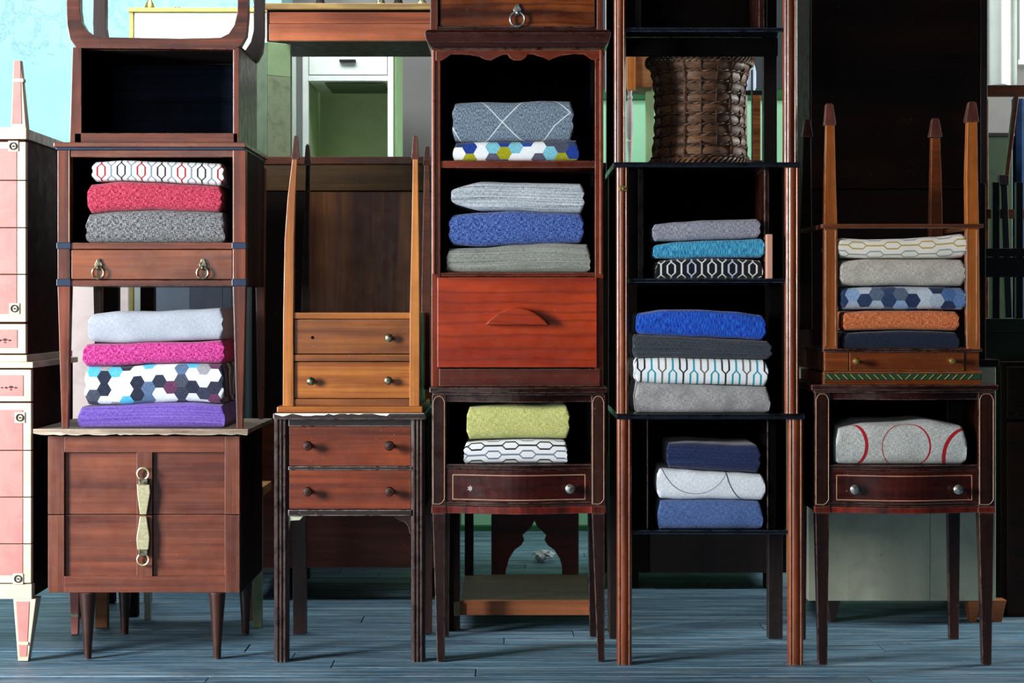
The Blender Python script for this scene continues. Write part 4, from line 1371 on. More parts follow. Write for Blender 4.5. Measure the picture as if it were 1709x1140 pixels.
obj('rail', B().box(X(731, TY), X(996, TY), TY + 0.002, TY + 0.03, zz1, Z(44, TY)), 'moulding', tt)
obj('rail', B().box(X(731, TY), X(996, TY), TY + 0.002, TY + 0.03, Z(-46, TY), Z(-56, TY)), 'moulding', tt)
ring_pull(863.5, 22, TY + 0.006, d, 12, 'steel', 8.5)

# ------------------------------------------------ low things seen under the first nightstand
SY = 0.50
ls = thing('low_shelf_stand', 'low stand with an orange-edged bottom board, seen between the legs of the nightstand', 'stand', (X(875, SY), SY + 0.25, 0))
zs0, zs1 = Z(1027, SY), Z(1003, SY)
obj('shelf', B().box(X(768, SY), X(990, SY), SY + 0.022, SY + 0.50, zs1 - 0.014, zs1), 'olive_board', ls)
obj('front_rail', B().box(X(768, SY), X(992, SY), SY, SY + 0.02, zs0, zs1), 'bench_edge', ls, label='raw orange front rail')
for (a, b_, y_) in ((746, 767.5, SY - 0.01), (992.5, 1008, SY - 0.01), (768, 784, SY + 0.48)):
    obj('leg', B().box(X(a, SY), X(b_, SY), y_, y_ + 0.035, 0, 0.34), 'brown_black', ls)
obj('corner_block', B().box(X(758, SY), X(767.8, SY), SY - 0.016, SY - 0.0105, zs0, zs1), 'olive_board', ls)
OG = 1.20
og = thing('carved_stool', 'dark stool with ogee-arched carved end board, deep behind the nightstand legs', 'stool', (X(892, OG), OG + 0.15, 0))
half = [(0, 869), (4, 878), (14, 888), (20, 893), (17, 902), (22, 910), (33, 918), (42, 932), (47, 950), (50, 968), (51, 988)]
outl = [(892 - a, b_) for a, b_ in half][::-1] + [(892 + a, b_) for a, b_ in half[1:]] + [(966, 988), (966, 840), (820, 840), (820, 988)]
ozf = [(X(a, OG), max(0.0, Z(b_, OG)) if b_ < 985 else 0.0) for a, b_ in outl]
obj('end_board', B().prism(ozf, OG, OG + 0.025), 'plinth', og)
obj('end_board', B().prism(ozf, OG + 0.28, OG + 0.305), 'brown_black', og)
obj('seat', B().box(X(812, OG), X(974, OG), OG - 0.02, OG + 0.325, Z(840, OG), Z(830, OG)), 'plinth', og)
pp = bmesh.new()
bmesh.ops.create_icosphere(pp, subdivisions=3, radius=0.035)
for v in pp.verts:
    v.co *= 1 + 0.45 * mnoise.noise(v.co * 60) + 0.2 * mnoise.noise(v.co * 140)
    v.co.z *= 0.55
mn = min(v.co.z for v in pp.verts)
PYp = 1.85
for v in pp.verts:
    v.co += Vector((X(907, PYp), PYp, -mn))
pb = B()
pb.bm.free()
pb.bm = pp
tag(obj('crumpled_paper', pb, 'paper', at=(X(907, PYp), PYp, 0), bevel=0), 'crumpled ball of white paper on the floor beyond the carved stool', 'paper')
# turned grey pole between the nightstand and the tall stands
tpY = 0.46
k = L(1, tpY)
tag(obj('turned_pole', B().lathe([(5 * k, 0), (6.5 * k, 8 * k), (5.5 * k, 14 * k), (7 * k, 20 * k), (4.5 * k, 26 * k), (6 * k, 34 * k), (7 * k, 44 * k), (6 * k, 60 * k), (8 * k, 200 * k), (8.5 * k, 280 * k), (6 * k, 300 * k)], (X(1020, tpY), tpY, 0), 'z', 20), 'purple_brown', at=(X(1020, tpY), tpY, 0)),
    'greyish turned wooden leg post standing between the first nightstand and the tall dark stands', 'post')

# ================================================================== TOWER 4: three stacked reeded stands
def shelf_slab(a, b_, t, bo, Y, dep, over=0.012):
    """slab with a rounded worn front edge"""
    z0, z1 = Z(bo, Y), Z(t, Y)
    h = z1 - z0
    pts = [(Y - over + h * 0.5 * (1 - math.cos(a_)), z0 + h * 0.5 + h * 0.5 * math.sin(a_)) for a_ in [(-PI / 2 + PI * i / 8) for i in range(9)]]
    pts = pts + [(Y + dep, z1), (Y + dep, z0)]
    b = B()
    f = [b.bm.verts.new((X(a, Y), y_, z_)) for y_, z_ in pts]
    g = [b.bm.verts.new((X(b_, Y), y_, z_)) for y_, z_ in pts]
    b.bm.faces.new(f)
    b.bm.faces.new(g[::-1])
    n = len(pts)
    for i in range(n):
        b.bm.faces.new((f[i], g[i], g[(i + 1) % n], f[(i + 1) % n]))
    return b


EY = 0.0
edep = 0.40


def stand_posts(root, l, r, zlo, zhi, Y=EY):
    for (a, b_) in (l, r):
        w_ = X(b_, Y) - X(a, Y)
        obj('leg', fluted(X(a, Y), X(b_, Y), Y, zlo, zhi, 3, [0.17, 0.64, 0.19]), 'reeded', root, bevel=0)
        obj('leg', B().box(X(a, Y), X(b_, Y), Y + edep - w_, Y + edep, zlo, zhi), 'purple_brown', root)


s1 = thing('reeded_stand', 'lowest of the three stacked reeded stands, on the floor with midnight and white fabrics', 'stand', (X(1186, EY), 0.2, 0), 'reeded stands stacked in the fourth tower')
obj('top', shelf_slab(1029, 1342, 690, 700, EY, edep + 0.01), 'black_shelf', s1, bevel=0.001)
stand_posts(s1, (1030, 1055), (1316, 1342), 0, Z(700, EY))
obj('shelf', B().pbox(1056, 1315, 886, 892.5, EY, edep - 0.05, EY + 0.012), 'black_shelf', s1)
for (a, b_) in ((1066, 1082), (1284, 1299)):
    q = obj('inner_side', B().pbox(a, b_, 700.5, 885.6, EY, edep - 0.09, EY + 0.03), 'black_inside', s1)
    e = b_ if a < 1100 else a
    obj('edge_strip', B().pbox(e - 1.2, e + 1.2, 701, 885, EY, 0.004, EY + 0.0275), 'ebonised', q, label='worn front edge with painted highlight')  # strip paints the thin highlight along the worn edge
obj('back_panel', B().pbox(1056, 1316, 700.5, 885.6, EY, 0.01, EY + edep - 0.05), 'black_inside', s1)
obj('filler', B().pbox(1055.5, 1066, 700.5, 885.6, EY, 0.02, EY + 0.05), 'black_inside', s1)
obj('filler', B().pbox(1299, 1316, 700.5, 885.6, EY, 0.02, EY + 0.05), 'black_inside', s1)

Z1 = Z(690, EY)
s2 = thing('reeded_stand', 'middle of three stacked dark stands with reeded posts and a small brass latch', 'stand', (X(1181, EY), 0.2, Z1), 'reeded stands stacked in the fourth tower')
obj('top', shelf_slab(1024, 1336, 271, 280, EY, edep + 0.01), 'black_shelf', s2, bevel=0.001)
stand_posts(s2, (1029, 1049), (1311, 1335), Z1, Z(280, EY))
obj('shelf', B().pbox(1050, 1311, 465, 472, EY, edep - 0.05, EY + 0.012), 'black_shelf', s2)
obj('inner_side', B().pbox(1066, 1075, 280.5, 464.6, EY, edep - 0.09, EY + 0.03), 'ebonised', s2)
obj('inner_side', B().pbox(1279, 1286, 280.5, 464.6, EY, edep - 0.09, EY + 0.03), 'ebonised', s2)
obj('inner_lining', B().box(X(1278, EY), X(1278.9, EY), 0.03, 0.30, Z(464.5, EY), Z(281, EY)), 'stand_dark', s2, label='reddish inner right board')
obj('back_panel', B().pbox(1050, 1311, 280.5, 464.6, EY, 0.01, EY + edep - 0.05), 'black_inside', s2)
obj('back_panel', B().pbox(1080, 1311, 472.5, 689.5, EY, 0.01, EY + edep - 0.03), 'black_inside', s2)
obj('filler', B().pbox(1050, 1066, 280.5, 464.6, EY, 0.02, EY + 0.05), 'black_inside', s2)
obj('filler', B().pbox(1286, 1311, 280.5, 464.6, EY, 0.02, EY + 0.05), 'black_inside', s2)
obj('filler', B().pbox(1290, 1311, 472.5, 689.5, EY, 0.02, EY + 0.06), 'black_inside', s2)
obj('latch', B().pbox(1033, 1047, 310.5, 319, EY, 0.006, EY - 0.006), 'brass', s2, label='small brass latch plate')
obj('latch_pin', B().lathe([(0.003, 0), (0.003, 0.004), (0.001, 0.005)], (X(1040, EY), EY - 0.005, Z(315, EY)), 'y', 8), 'old_metal', s2)
tag(obj('small_board', B().box(X(1279, EY), X(1289, EY), -0.008, 0.02, Z(465, EY) + 0.0, Z(391, EY)), 'peach', at=(X(1284, EY), 0, Z(465, EY))), 'small pinkish upright board leaning at the right of the teal fabric', 'board')

Z2 = Z(271, EY)
s3 = thing('reeded_stand', 'topmost of three stacked dark stands, open and holding the wicker basket', 'stand', (X(1181, EY), 0.2, Z2), 'reeded stands stacked in the fourth tower')
stand_posts(s3, (1025, 1045), (1308, 1332), Z2, Z(-90, EY))
obj('cross_rail', B().pbox(1045, 1308, 45, 52, EY, edep - 0.06, EY + 0.01), 'black_shelf', s3)
obj('front_rail', B().pbox(1045, 1308, 53, 84, EY, 0.02, EY + 0.10), 'black_inside', s3)
obj('back_panel', B().pbox(1045, 1308, -90, 60, EY, 0.01, EY + 0.30), 'brown_black', s3)
obj('inner_side', B().pbox(1270, 1279, -90, 44.5, EY, 0.25, EY + 0.04), 'stand_dark', s3)
obj('inner_side', B().pbox(1072, 1074, -90, 44.5, EY, 0.25, EY + 0.04), 'black_inside', s3)
obj('inner_side', B().pbox(1281, 1283, 90, 270.5, EY, 0.02, EY + 0.3), 'ebonised', s3)

# wicker basket
BKY = 0.285
kx = L(1, BKY)
bcx, bz0 = X(1168, BKY), Z2
bh = Z(97, BKY) - bz0
bs = thing('wicker_basket', 'tall round brown wicker basket on the top stand', 'basket', (bcx, BKY, bz0))


def brad(t):
    return kx * (72 + 9 * (2 * t - 1) ** 2 + 6 * max(0, t - 0.8) / 0.2 * 1.2)


def ringband(t0, t1, amp, ph, n=96, ns=18, thick=0.003, m=5):
    b = B()
    rows = []
    for j in range(m):
        t = t0 + (t1 - t0) * j / (m - 1)
        bulge = math.sin(PI * j / (m - 1)) * thick
        rows.append([b.bm.verts.new((bcx + (brad(t) + bulge + amp * math.cos(ns * a + ph)) * math.cos(a), BKY + (brad(t) + bulge + amp * math.cos(ns * a + ph)) * math.sin(a), bz0 + bh * t)) for a in [2 * PI * i / n for i in range(n)]])
    inner = [[b.bm.verts.new((bcx + (brad(t) - 0.004 + amp * math.cos(ns * a + ph)) * math.cos(a), BKY + (brad(t) - 0.004 + amp * math.cos(ns * a + ph)) * math.sin(a), bz0 + bh * t)) for a in [2 * PI * i / n for i in range(n)]] for t in (t1, t0)]
    rows = rows + inner
    for q in range(len(rows)):
        r0, r1 = rows[q], rows[(q + 1) % len(rows)]
        for i in range(n):
            b.bm.faces.new((r0[i], r0[(i + 1) % n], r1[(i + 1) % n], r1[i]))
    b.smooth = True
    return b


NB_ = 9
for k_ in range(NB_):
    t0 = 0.10 + k_ * 0.83 / NB_
    obj('weave_band', ringband(t0 + 0.018, t0 + 0.83 / NB_ - 0.004, 0.0012, PI * (k_ % 2), ns=9), 'wicker', bs)
    for s_ in (0, 1):
        n = 160
        pts = []
        for i in range(n + 1):
            a = 2 * PI * i / n
            rr = brad(t0) + 0.003 + 0.0028 * math.cos(18 * a + PI * s_ + k_)
            pts.append((bcx + rr * math.cos(a), BKY + rr * math.sin(a), bz0 + bh * (t0 + 0.006) + 0.0018 * math.sin(18 * a + PI * s_ + k_)))
        obj('weave_cord', B().tube(pts, 0.0021, 5), 'wicker_dark' if s_ else 'wicker', bs)
for i in range(18):
    a = 2 * PI * (i + 0.30) / 18
    pts = []
    for j in range(28):
        t = 0.04 + 0.92 * j / 27
        band = int((t - 0.10) / (0.83 / NB_))
        rr = brad(t) + 0.0015 + 0.0028 * math.cos(PI * (t - 0.10) / (0.83 / NB_) + PI * i)
        pts.append((bcx + rr * math.cos(a), BKY + rr * math.sin(a), bz0 + bh * t))
    obj('stake', B().tube(pts, 0.0028 if i % 3 else 0.0052, 5), 'wicker_dark' if i % 3 else 'wicker', bs)
for (tt_, nn, up) in ((0.95, 3, 0.012), (0.045, 3, 0.012)):
    for s_ in range(nn + 1):
        pts = []
        n = 200
        for i in range(n + 1):
            a = 2 * PI * i / n
            ph = 14 * a + 2 * PI * s_ / (nn + 1)
            rr = brad(tt_) + 0.004 + 0.004 * math.cos(ph)
            pts.append((bcx + rr * math.cos(a), BKY + rr * math.sin(a), bz0 + bh * tt_ + 0.0095 * math.sin(ph) + 0.002))
        obj('rim_braid' if tt_ > 0.5 else 'foot_braid', B().tube(pts, 0.0033, 5), 'wicker', bs)
obj('base', B().lathe([(kx * 66, 0.0), (kx * 66, 0.006)], (bcx, BKY, bz0), 'z', 32), 'wicker_dark', bs)
obj('inner_lining', B().lathe([(kx * 68, 0.006), (kx * 64, bh * 0.5), (kx * 70, bh * 0.9)], (bcx, BKY, bz0), 'z', 32), 'brown_black', bs)

# dark sideboard behind tower 4
DS = 1.25
ds = thing('dark_sideboard', 'dark purple-brown sideboard standing behind the three stacked stands', 'sideboard', (X(1180, DS), DS + 0.2, 0))
zd = Z(272, DS)
obj('carcass', B().box(X(1004, DS), X(1322, DS), DS, DS + 0.42, Z(956, DS), zd - 0.02), 'brown_black', ds)
obj('pale_strip', B().box(X(1020, DS), X(1026, DS), DS - 0.008, DS + 0.001, Z(470, DS), Z(300, DS)), 'white_paint', ds)
obj('top', B().box(X(1000, DS), X(1326, DS), DS - 0.01, DS + 0.43, zd - 0.02, zd), 'brown_black', ds)
obj('lower_rail', B().box(X(1085, DS), X(1300, DS), DS - 0.012, DS, Z(955, DS), Z(880, DS)), 'purple_brown', ds)
for (a, b_) in ((1050, 1066), (1276, 1290)):
    for yy in (DS + 0.005, DS + 0.37):
        obj('leg', B().box(X(a, DS), X(b_, DS), yy, yy + 0.04, 0, Z(956, DS)), 'brown_black', ds)

# background pieces standing on the sideboard (seen around the basket)
sy = 1.45
iz = zd
bx = thing('wooden_box', 'plain brown wooden box raised on blocks left behind the basket', 'box', (X(1075, sy), sy + 0.1, iz))
obj('body', B().box(X(1046, sy), X(1090, sy), sy, sy + 0.2, Z(146, sy), Z(92, sy)), 'pine', bx)
obj('upright', B().box(X(1046, sy), X(1060, sy), sy - 0.02, sy - 0.001, Z(152, sy), Z(88, sy)), 'golden_up', bx)
obj('block', B().box(X(1082, sy), X(1096, sy), sy + 0.1, sy + 0.14, iz, Z(146, sy)), 'mint_side', bx)
k = L(1, 1.40)
z_ = zd
hgt = Z(154, 1.40) - z_
tag(obj('turned_spindle', B().lathe([(4 * k, 0), (5 * k, 4 * k), (2.5 * k, 8 * k), (4.5 * k, hgt * 0.28), (5 * k, hgt * 0.32), (3 * k, hgt * 0.34), (5 * k, hgt * 0.38), (5.6 * k, hgt * 0.6), (5 * k, hgt * 0.84), (3 * k, hgt * 0.87), (5 * k, hgt * 0.91), (3 * k, hgt * 0.95), (4 * k, hgt)], (X(1050, 1.40), 1.36, z_), 'z', 16), 'pale_mauve', at=(X(1050, 1.40), 1.36, z_)),
    'pale turned spindle beside the left post, in front of the mint wall', 'spindle')
us = thing('upturned_stool', 'upturned stool with two tapered legs pointing up, right behind the basket', 'stool', (X(1250, sy), sy, iz))
obj('seat', B().box(X(1225, sy), X(1275, sy), sy - 0.05, sy + 0.1, iz, iz + 0.02), 'brown_black', us)
obj('leg', B().taper((X(1233, sy), X(1247, sy), sy - 0.02, sy, iz + 0.02), (X(1239, sy), X(1246, sy), sy - 0.02, sy - 0.01, Z(160, sy))), 'pale_mauve', us)
obj('leg', B().taper((X(1255, sy), X(1268, sy), sy - 0.02, sy, iz + 0.02), (X(1254, sy), X(1268, sy), sy - 0.02, sy, Z(160, sy))), 'golden_dark', us)
obj('cross_bar', B().box(X(1236, sy), X(1272, sy), sy - 0.02, sy + 0.0, Z(160, sy), Z(152, sy)), 'black_iron', us)
zc = Z(152, sy)
tag(obj('pale_vase', B().lathe([(0.014, 0), (0.018, 0.01), (0.018, 0.06), (0.012, 0.09), (0.006, 0.10)], (X(1252, sy), sy - 0.01, zc), 'z', 16), 'blue_grey', at=(X(1252, sy), sy - 0.01, zc)), 'small pale blue vase standing on the upturned stool behind the basket', 'vase')
pm = thing('pale_post', 'pale pinkish square post on the sideboard, between the bookcase and the stacked stands', 'post', (X(1016, 1.3), 1.3, zd))
obj('shaft', B().box(X(1011, 1.3), X(1023, 1.3), 1.3, 1.33, Z(153, 1.3), Z(-80, 1.3)), 'pale_mauve', pm)
obj('stem', B().box(X(1012, 1.3), X(1014, 1.3), 1.305, 1.325, zd, Z(153, 1.3)), 'black_inside', pm)

# ================================================================== TOWER 5: inlaid stand upside down
JY = 0.015
JB = Z(642, BY2)
js = thing('inlaid_stand', 'golden brown inlaid stand turned upside down, legs pointing up, green banded edge and brass knobs', 'table', (X(1506, JY), JY + 0.18, JB))
jdep = 0.36
obj('top', B().box(X(1374, JY), X(1638, JY), JY - 0.006, JY + jdep, JB, Z(623, JY)), 'inlaid', js)
bd_ = obj('inlay_band', B().pbox(1376, 1636, 623.5, 634, JY, 0.004, JY - 0.008), 'green_band', js, label='green band with gold slanting stripes')
i = 0
for xx in range(1384, 1630, 13):
    sgn = -1 if xx < 1506 else 1
    obj('gold_stripe', B().pprism([(xx - 4.5 * sgn, 633), (xx - 3 * sgn, 633), (xx + 5.5 * sgn, 624.5), (xx + 4 * sgn, 624.5)], JY, 0.002, JY - 0.0092), 'gold_line', bd_, bevel=0)
obj('edge_bead', B().pbox(1374, 1638, 620, 623.3, JY, 0.02, JY - 0.009), 'inlaid', js)
obj('frame', B().pbox(1376, 1635, 587, 620, JY, jdep - 0.01, JY + 0.006), 'inlaid', js)
d = obj('drawer', B().pbox(1418, 1610, 588, 619, JY, 0.05, JY + 0.003), 'inlaid', js)
obj('drawer_end', B().pbox(1376.5, 1416.5, 588, 619, JY, 0.05, JY + 0.003), 'inlaid', js)
knob(1427, 603, JY + 0.003, d, 6, 0.026, 'brass')
knob(1587, 602, JY + 0.003, d, 6, 0.026, 'brass')
obj('edge_bead', B().pbox(1373, 1638, 582, 587, JY, jdep, JY - 0.008), 'moulding', js)
obj('stretcher_frame', B().pbox(1371, 1640, 374, 381, JY, 0.02, JY - 0.010), 'chair_brown', js)
zstr = Z(381, JY)
obj('stretcher_side', B().box(X(1371, JY), X(1381, JY), JY + 0.011, JY + jdep, zstr, Z(374, JY)), 'chair_brown', js)
obj('stretcher_side', B().box(X(1630, JY), X(1640, JY), JY + 0.011, JY + jdep, zstr, Z(374, JY)), 'chair_brown', js)


def upleg5(xs, Y, cap, mat):
    return upleg(xs, Y, cap, mat, js)


upleg5([(1375, 1398, 582), (1376, 1397.5, 380), (1377, 1395, 300), (1379, 1393, 208)], JY, (1376.5, 1394.5, 1378.5, 1391, 209, 172), 'inlaid_up')
upleg5([(1615, 1636, 582), (1614, 1634, 380), (1613, 1632.5, 300), (1615, 1631, 202)], JY, (1612.5, 1633, 1617, 1630, 204, 169), 'inlaid_up')
YR = JY + jdep - 0.03
upleg5([(1552, 1574, 550), (1553, 1573, 372), (1554, 1571.5, 300), (1555, 1569, 230)], YR, (1552.5, 1571.5, 1556, 1568, 229, 197), 'inlaid')
upleg5([(1334, 1356, 550), (1336, 1355, 372), (1339, 1354, 300), (1341, 1353, 230)], YR, (1339.5, 1356, 1343, 1353, 229, 199), 'brown_black')
for (a, b_) in ((1377.5, 1379), (1393.5, 1395), (1613, 1614.5), (1629, 1630.5)):
    obj('string_line', B().pbox(a, b_, 385, 578, JY, 0.002, JY - 0.0006), 'string_inlay' if a % 2 else 'moulding', js, bevel=0)

# ------------------------------------------------ behind tower 5
WDY = 0.62
wc = thing('cream_chest', 'old cream painted chest on bracket feet behind the right nightstand', 'chest', (X(1505, WDY), WDY + 0.2, 0))
z3 = Z(1003, WDY)
zc2 = Z(600, WDY)
obj('front_panel', B().box(X(1349, WDY), X(1552, WDY), WDY, WDY + 0.02, z3, zc2 - 0.02), 'old_cream', wc)
obj('front_panel', B().box(X(1552.6, WDY), X(1662, WDY), WDY, WDY + 0.02, z3, zc2 - 0.02), 'old_cream', wc)
obj('carcass', B().box(X(1349, WDY), X(1662, WDY), WDY + 0.02, WDY + 0.42, z3, zc2 - 0.02), 'old_cream', wc)
obj('top', B().box(X(1345, WDY), X(1666, WDY), WDY - 0.01, WDY + 0.43, zc2 - 0.02, zc2), 'brown_black', wc)
for (a, b_, s_) in ((1382, 1404, 1), (1618, 1640, 1), (1655, 1682, 1)):
    obj('foot', B().pprism([(a, 1003), (b_, 1003), (b_ - 4, 1018), (b_ - 10, 1047), (b_ - 16, 1049.5), (a + 2, 1025)], WDY, 0.05, WDY + 0.01), 'purple_brown' if a < 1500 else 'bench_edge', wc)
for a in (1390, 1630):
    obj('foot', B().box(X(a, WDY), X(a + 12, WDY), WDY + 0.36, WDY + 0.4, 0, z3), 'brown_black', wc)
wr = thing('dark_wardrobe', 'very dark brown wardrobe panel rising behind the upside-down inlaid stand', 'wardrobe', (X(1500, WDY), WDY + 0.2, zc2))
obj('carcass', B().box(X(1352, WDY), X(1645, WDY), WDY + 0.012, WDY + 0.4, zc2, Z(-90, WDY)), 'brown_black', wr)
obj('door', B().box(X(1354, WDY), X(1634, WDY), WDY, WDY + 0.012, Z(314, WDY), Z(-88, WDY)), 'wardrobe_door', wr)
obj('lower_panel', B().box(X(1354, WDY), X(1634, WDY), WDY + 0.003, WDY + 0.012, zc2, Z(317, WDY)), 'wardrobe_door', wr)
obj('edge_strip', B().box(X(1635, WDY), X(1647, WDY), WDY - 0.008, WDY + 0.012, Z(306, WDY), Z(-88, WDY)), 'purple_brown', wr)
obj('edge_strip', B().box(X(1635, WDY), X(1645, WDY), WDY - 0.002, WDY + 0.012, zc2, Z(308, WDY)), 'brown_black', wr)

# right edge: dark cabinet, green tin box, chair, curtain
RY = 0.72
rc = thing('black_brown_cabinet', 'black-brown cabinet at the right edge of the view', 'cabinet', (X(1740, RY), RY + 0.2, 0))
zr = Z(604, RY)
obj('carcass', B().box(X(1672, RY), X(1830, RY), RY + 0.01, RY + 0.4, 0, zr), 'brown_black', rc)
obj('door', B().box(X(1681, RY), X(1755, RY), RY, RY + 0.01, Z(1030, RY), Z(705, RY)), 'wardrobe_door', rc)
obj('drawer', B().box(X(1681, RY), X(1755, RY), RY, RY + 0.01, Z(698, RY), Z(612, RY)), 'brown_black', rc)
gb_ = thing('green_tin_box', 'dark green tin box with a lid, on the black-brown cabinet at the right edge', 'box', (X(1690, RY), RY + 0.1, zr))
obj('body', B().box(X(1646, RY), X(1730, RY), RY + 0.06, RY + 0.3, zr, Z(556, RY)), 'green_metal', gb_)
obj('lid', B().box(X(1645, RY), X(1731, RY), RY + 0.055, RY + 0.305, Z(555.5, RY), Z(532, RY)), 'green_metal', gb_)
zl = Z(532, RY)
rk = thing('black_rack', 'black metal rack with crossbar holding folded blue cloth, right edge', 'rack', (X(1690, RY), RY + 0.2, zl))
for xx in (1672, 1712):
    obj('post', B().box(X(xx, RY), X(xx + 12, RY), RY + 0.1, RY + 0.12, zl, Z(300, RY)), 'black_iron', rk)
obj('crossbar', B().box(X(1645, RY), X(1735, RY), RY + 0.085, RY + 0.1, Z(462, RY), Z(428, RY)), 'black_iron', rk)
obj('crossbar', B().box(X(1645, RY), X(1735, RY), RY + 0.085, RY + 0.1, Z(420, RY) - 0.012, Z(413, RY)), 'black_iron', rk)
RC = 1.0
ch_ = thing('bent_chair', 'brown wooden chair with slanting legs hung upside down at the right edge', 'chair', (X(1690, RC), RC + 0.1, zl))
obj('seat_rail', B().box(X(1648, RC), X(1760, RC), RC, RC + 0.03, Z(160, RC), Z(142, RC)), 'chair_brown', ch_)
obj('leg', B().prism([(X(1694, RC), Z(161, RC)), (X(1701, RC), Z(161, RC)), (X(1684, RC), Z(300, RC)), (X(1677, RC), Z(300, RC))], RC + 0.003, RC + 0.025), 'chair_brown', ch_)
obj('leg_joint', B().box(X(1668, RC), X(1684, RC), RC - 0.004, RC + 0.03, Z(309, RC), Z(292, RC)), 'purple_brown', ch_)
obj('leg', B().prism([(X(1671, RC), Z(309, RC)), (X(1682, RC), Z(309, RC)), (X(1690, RC), zl + 0.001), (X(1679, RC), zl + 0.001)], RC + 0.003, RC + 0.025), 'black_iron', ch_)
obj('stretcher', B().box(X(1645, RC), X(1760, RC), RC + 0.03, RC + 0.045, Z(364, RC), Z(348, RC)), 'chair_brown', ch_)
obj('back_slat', B().box(X(1648, RC), X(1657, RC), RC + 0.05, RC + 0.065, zl + 0.001, Z(162, RC)), 'golden_dark', ch_)
cl = B()
n = 60
cy0 = 2.3
pts_f, pts_b = [], []
for i in range(n + 1):
    t = i / n
    x = X(1643, cy0) + (X(1698, cy0) - X(1643, cy0)) * t
    yv = cy0 + 0.02 * math.sin(t * 9) + 0.005 * math.sin(t * 9 + 1)
    pts_f.append((x, yv))
    pts_b.append((x, yv + 0.006))
cl.extz(pts_f + pts_b[::-1], Z(141, cy0), 2.9)
cl.smooth = True
tag(obj('white_curtain', cl, 'curtain_cloth', at=(X(1670, cy0), cy0, Z(141, cy0))), 'short white curtain hanging beside the window at top right', 'curtain')
cl = B()
pts_f, pts_b = [], []
for i in range(n + 1):
    t = i / n
    x = X(1690, cy0) + (X(1790, cy0) - X(1690, cy0)) * t
    yv = cy0 + 0.02 * math.sin(t * 34) + 0.01 * math.sin(t * 13 + 1)
    pts_f.append((x, yv))
    pts_b.append((x, yv + 0.006))
cl.extz(pts_f + pts_b[::-1], 0.3, Z(165, cy0))
cl.smooth = True
tag(obj('blue_curtain', cl, 'blue_cloth', at=(X(1720, cy0), cy0, 0.3)), 'dark blue curtain hanging behind the bent chair at the right edge', 'curtain')
wk = thing('dark_shelf_unit', 'tall dark shelf unit in the background between the dark wardrobe and the blue curtain', 'shelf', (X(1665, 1.9), 2.0, 0))
obj('carcass', B().box(X(1630, 1.9), X(1690, 1.9), 1.9, 2.2, 0, Z(228, 1.9)), 'green_metal', wk)
obj('top', B().box(X(1628, 1.9), X(1692, 1.9), 1.89, 2.21, Z(228, 1.9), Z(222, 1.9)), 'black_iron', wk)

# ================================================================== FABRICS
def ogee_off(px, Y, x0, x1):
    return X(px, Y) - X((x0 + x1) / 2, Y)


CS = 'folded fabrics stacked on the cabinet between the side table legs'
# bay of the side table
fy = NY + 0.015
S0 = Z(405, NY)
m = fab_tweed('fab_charcoal', (52, 54, 56), (150, 150, 152), 0.43, 0.60)
fabric('mottled charcoal grey folded fabric, bottom of the side table bay', m, 144, 374, [357, 352, 350, 352, 354], [405] * 3, fy, dep=0.24, base=S0, layers=2, seed=1)
m = fab_tweed('fab_crimson', (132, 18, 44), (214, 84, 108), 0.44, 0.62)
fabric('crimson tweed folded fabric between charcoal and chain-patterned ones', m, 147, 369, [307, 302, 304, 307, 310], [356, 352, 350, 352, 353], fy, dep=0.24, layers=2, seed=2)
m = fab_chain('fab_chain_red', (222, 220, 218), [(34, 36, 44), (120, 138, 150), (150, 30, 40), (120, 138, 150)], 0.062, 0.0250, 0.0096, 0.0022, vertical=True, off=(0.003, -0.001), c1=0.16, c2=0.31)
fabric('white folded fabric with red, grey and navy upright chain pattern, in the side table bay', m, 154, 372, [270, 267, 269, 270, 272], [302, 301, 303, 306, 309], fy, dep=0.24, layers=2, seed=3)
# on the cabinet
fy = NY + 0.0
m = fab_stripe('fab_purple', [(70, 44, 130), (104, 76, 168), (140, 116, 196)], 260, 3)
fabric('purple lengthwise-streaked folded fabric, lowest on the low cabinet', m, 131, 374, [679, 677, 673, 672, 676], [714] * 3, fy, dep=0.26, base=CT1, layers=1, seed=4, el=2)
m = fab_hex('fab_hex_plum', [(216, 220, 224), (38, 44, 62), (208, 212, 216), (96, 52, 84), (84, 176, 212), (216, 220, 222), (206, 210, 214), (70, 74, 90), (150, 152, 158), (84, 108, 140), (216, 220, 222), (46, 50, 66), (52, 56, 76)], 0.0182, (0.006, 0.003), 14.0)
fabric('white folded fabric with plum, navy and pale blue hexagons on the purple one', m, 142, 372, [611, 612, 608, 607, 608], [676, 676, 673, 671, 674], fy, dep=0.26, layers=2, seed=5)
m = fab_tweed('fab_magenta', (146, 12, 92), (224, 92, 168), 0.45, 0.62)
fabric('magenta tweed folded fabric between the hexagon and pale grey ones', m, 139, 373, [575, 574, 571, 571, 568], [612, 611, 607, 606, 607], fy, dep=0.26, layers=2, seed=6)
m = fab_tweed('fab_pale', (160, 166, 176), (174, 180, 190), 0.4, 0.6, sc=0.8)
fabric('plain pale grey folded fabric, top of the pile on the low cabinet', m, 147, 371, [524, 519, 520, 517, 514], [571, 573, 571, 569, 567], fy, dep=0.26, layers=2, lump=0.003, seed=7, el=12)

# bookcase, upper bay
fy = KB + 0.012
U0 = Z(268, KB)
m = fab_hex('fab_hex_blue', [(236, 238, 240), (26, 58, 138), (232, 236, 238), (122, 190, 206), (70, 76, 92), (38, 70, 150), (160, 160, 24), (92, 88, 108), (236, 238, 240), (44, 60, 96), (150, 152, 30)], 0.0190, (0.004, 0.010), 12.0)
fabric('white folded fabric with blue, teal and lime hexagons, lower one in the upper bookcase bay', m, 757, 965, [238, 236, 236, 235, 233], [268] * 3, fy, dep=0.25, base=U0, layers=1, seed=8)


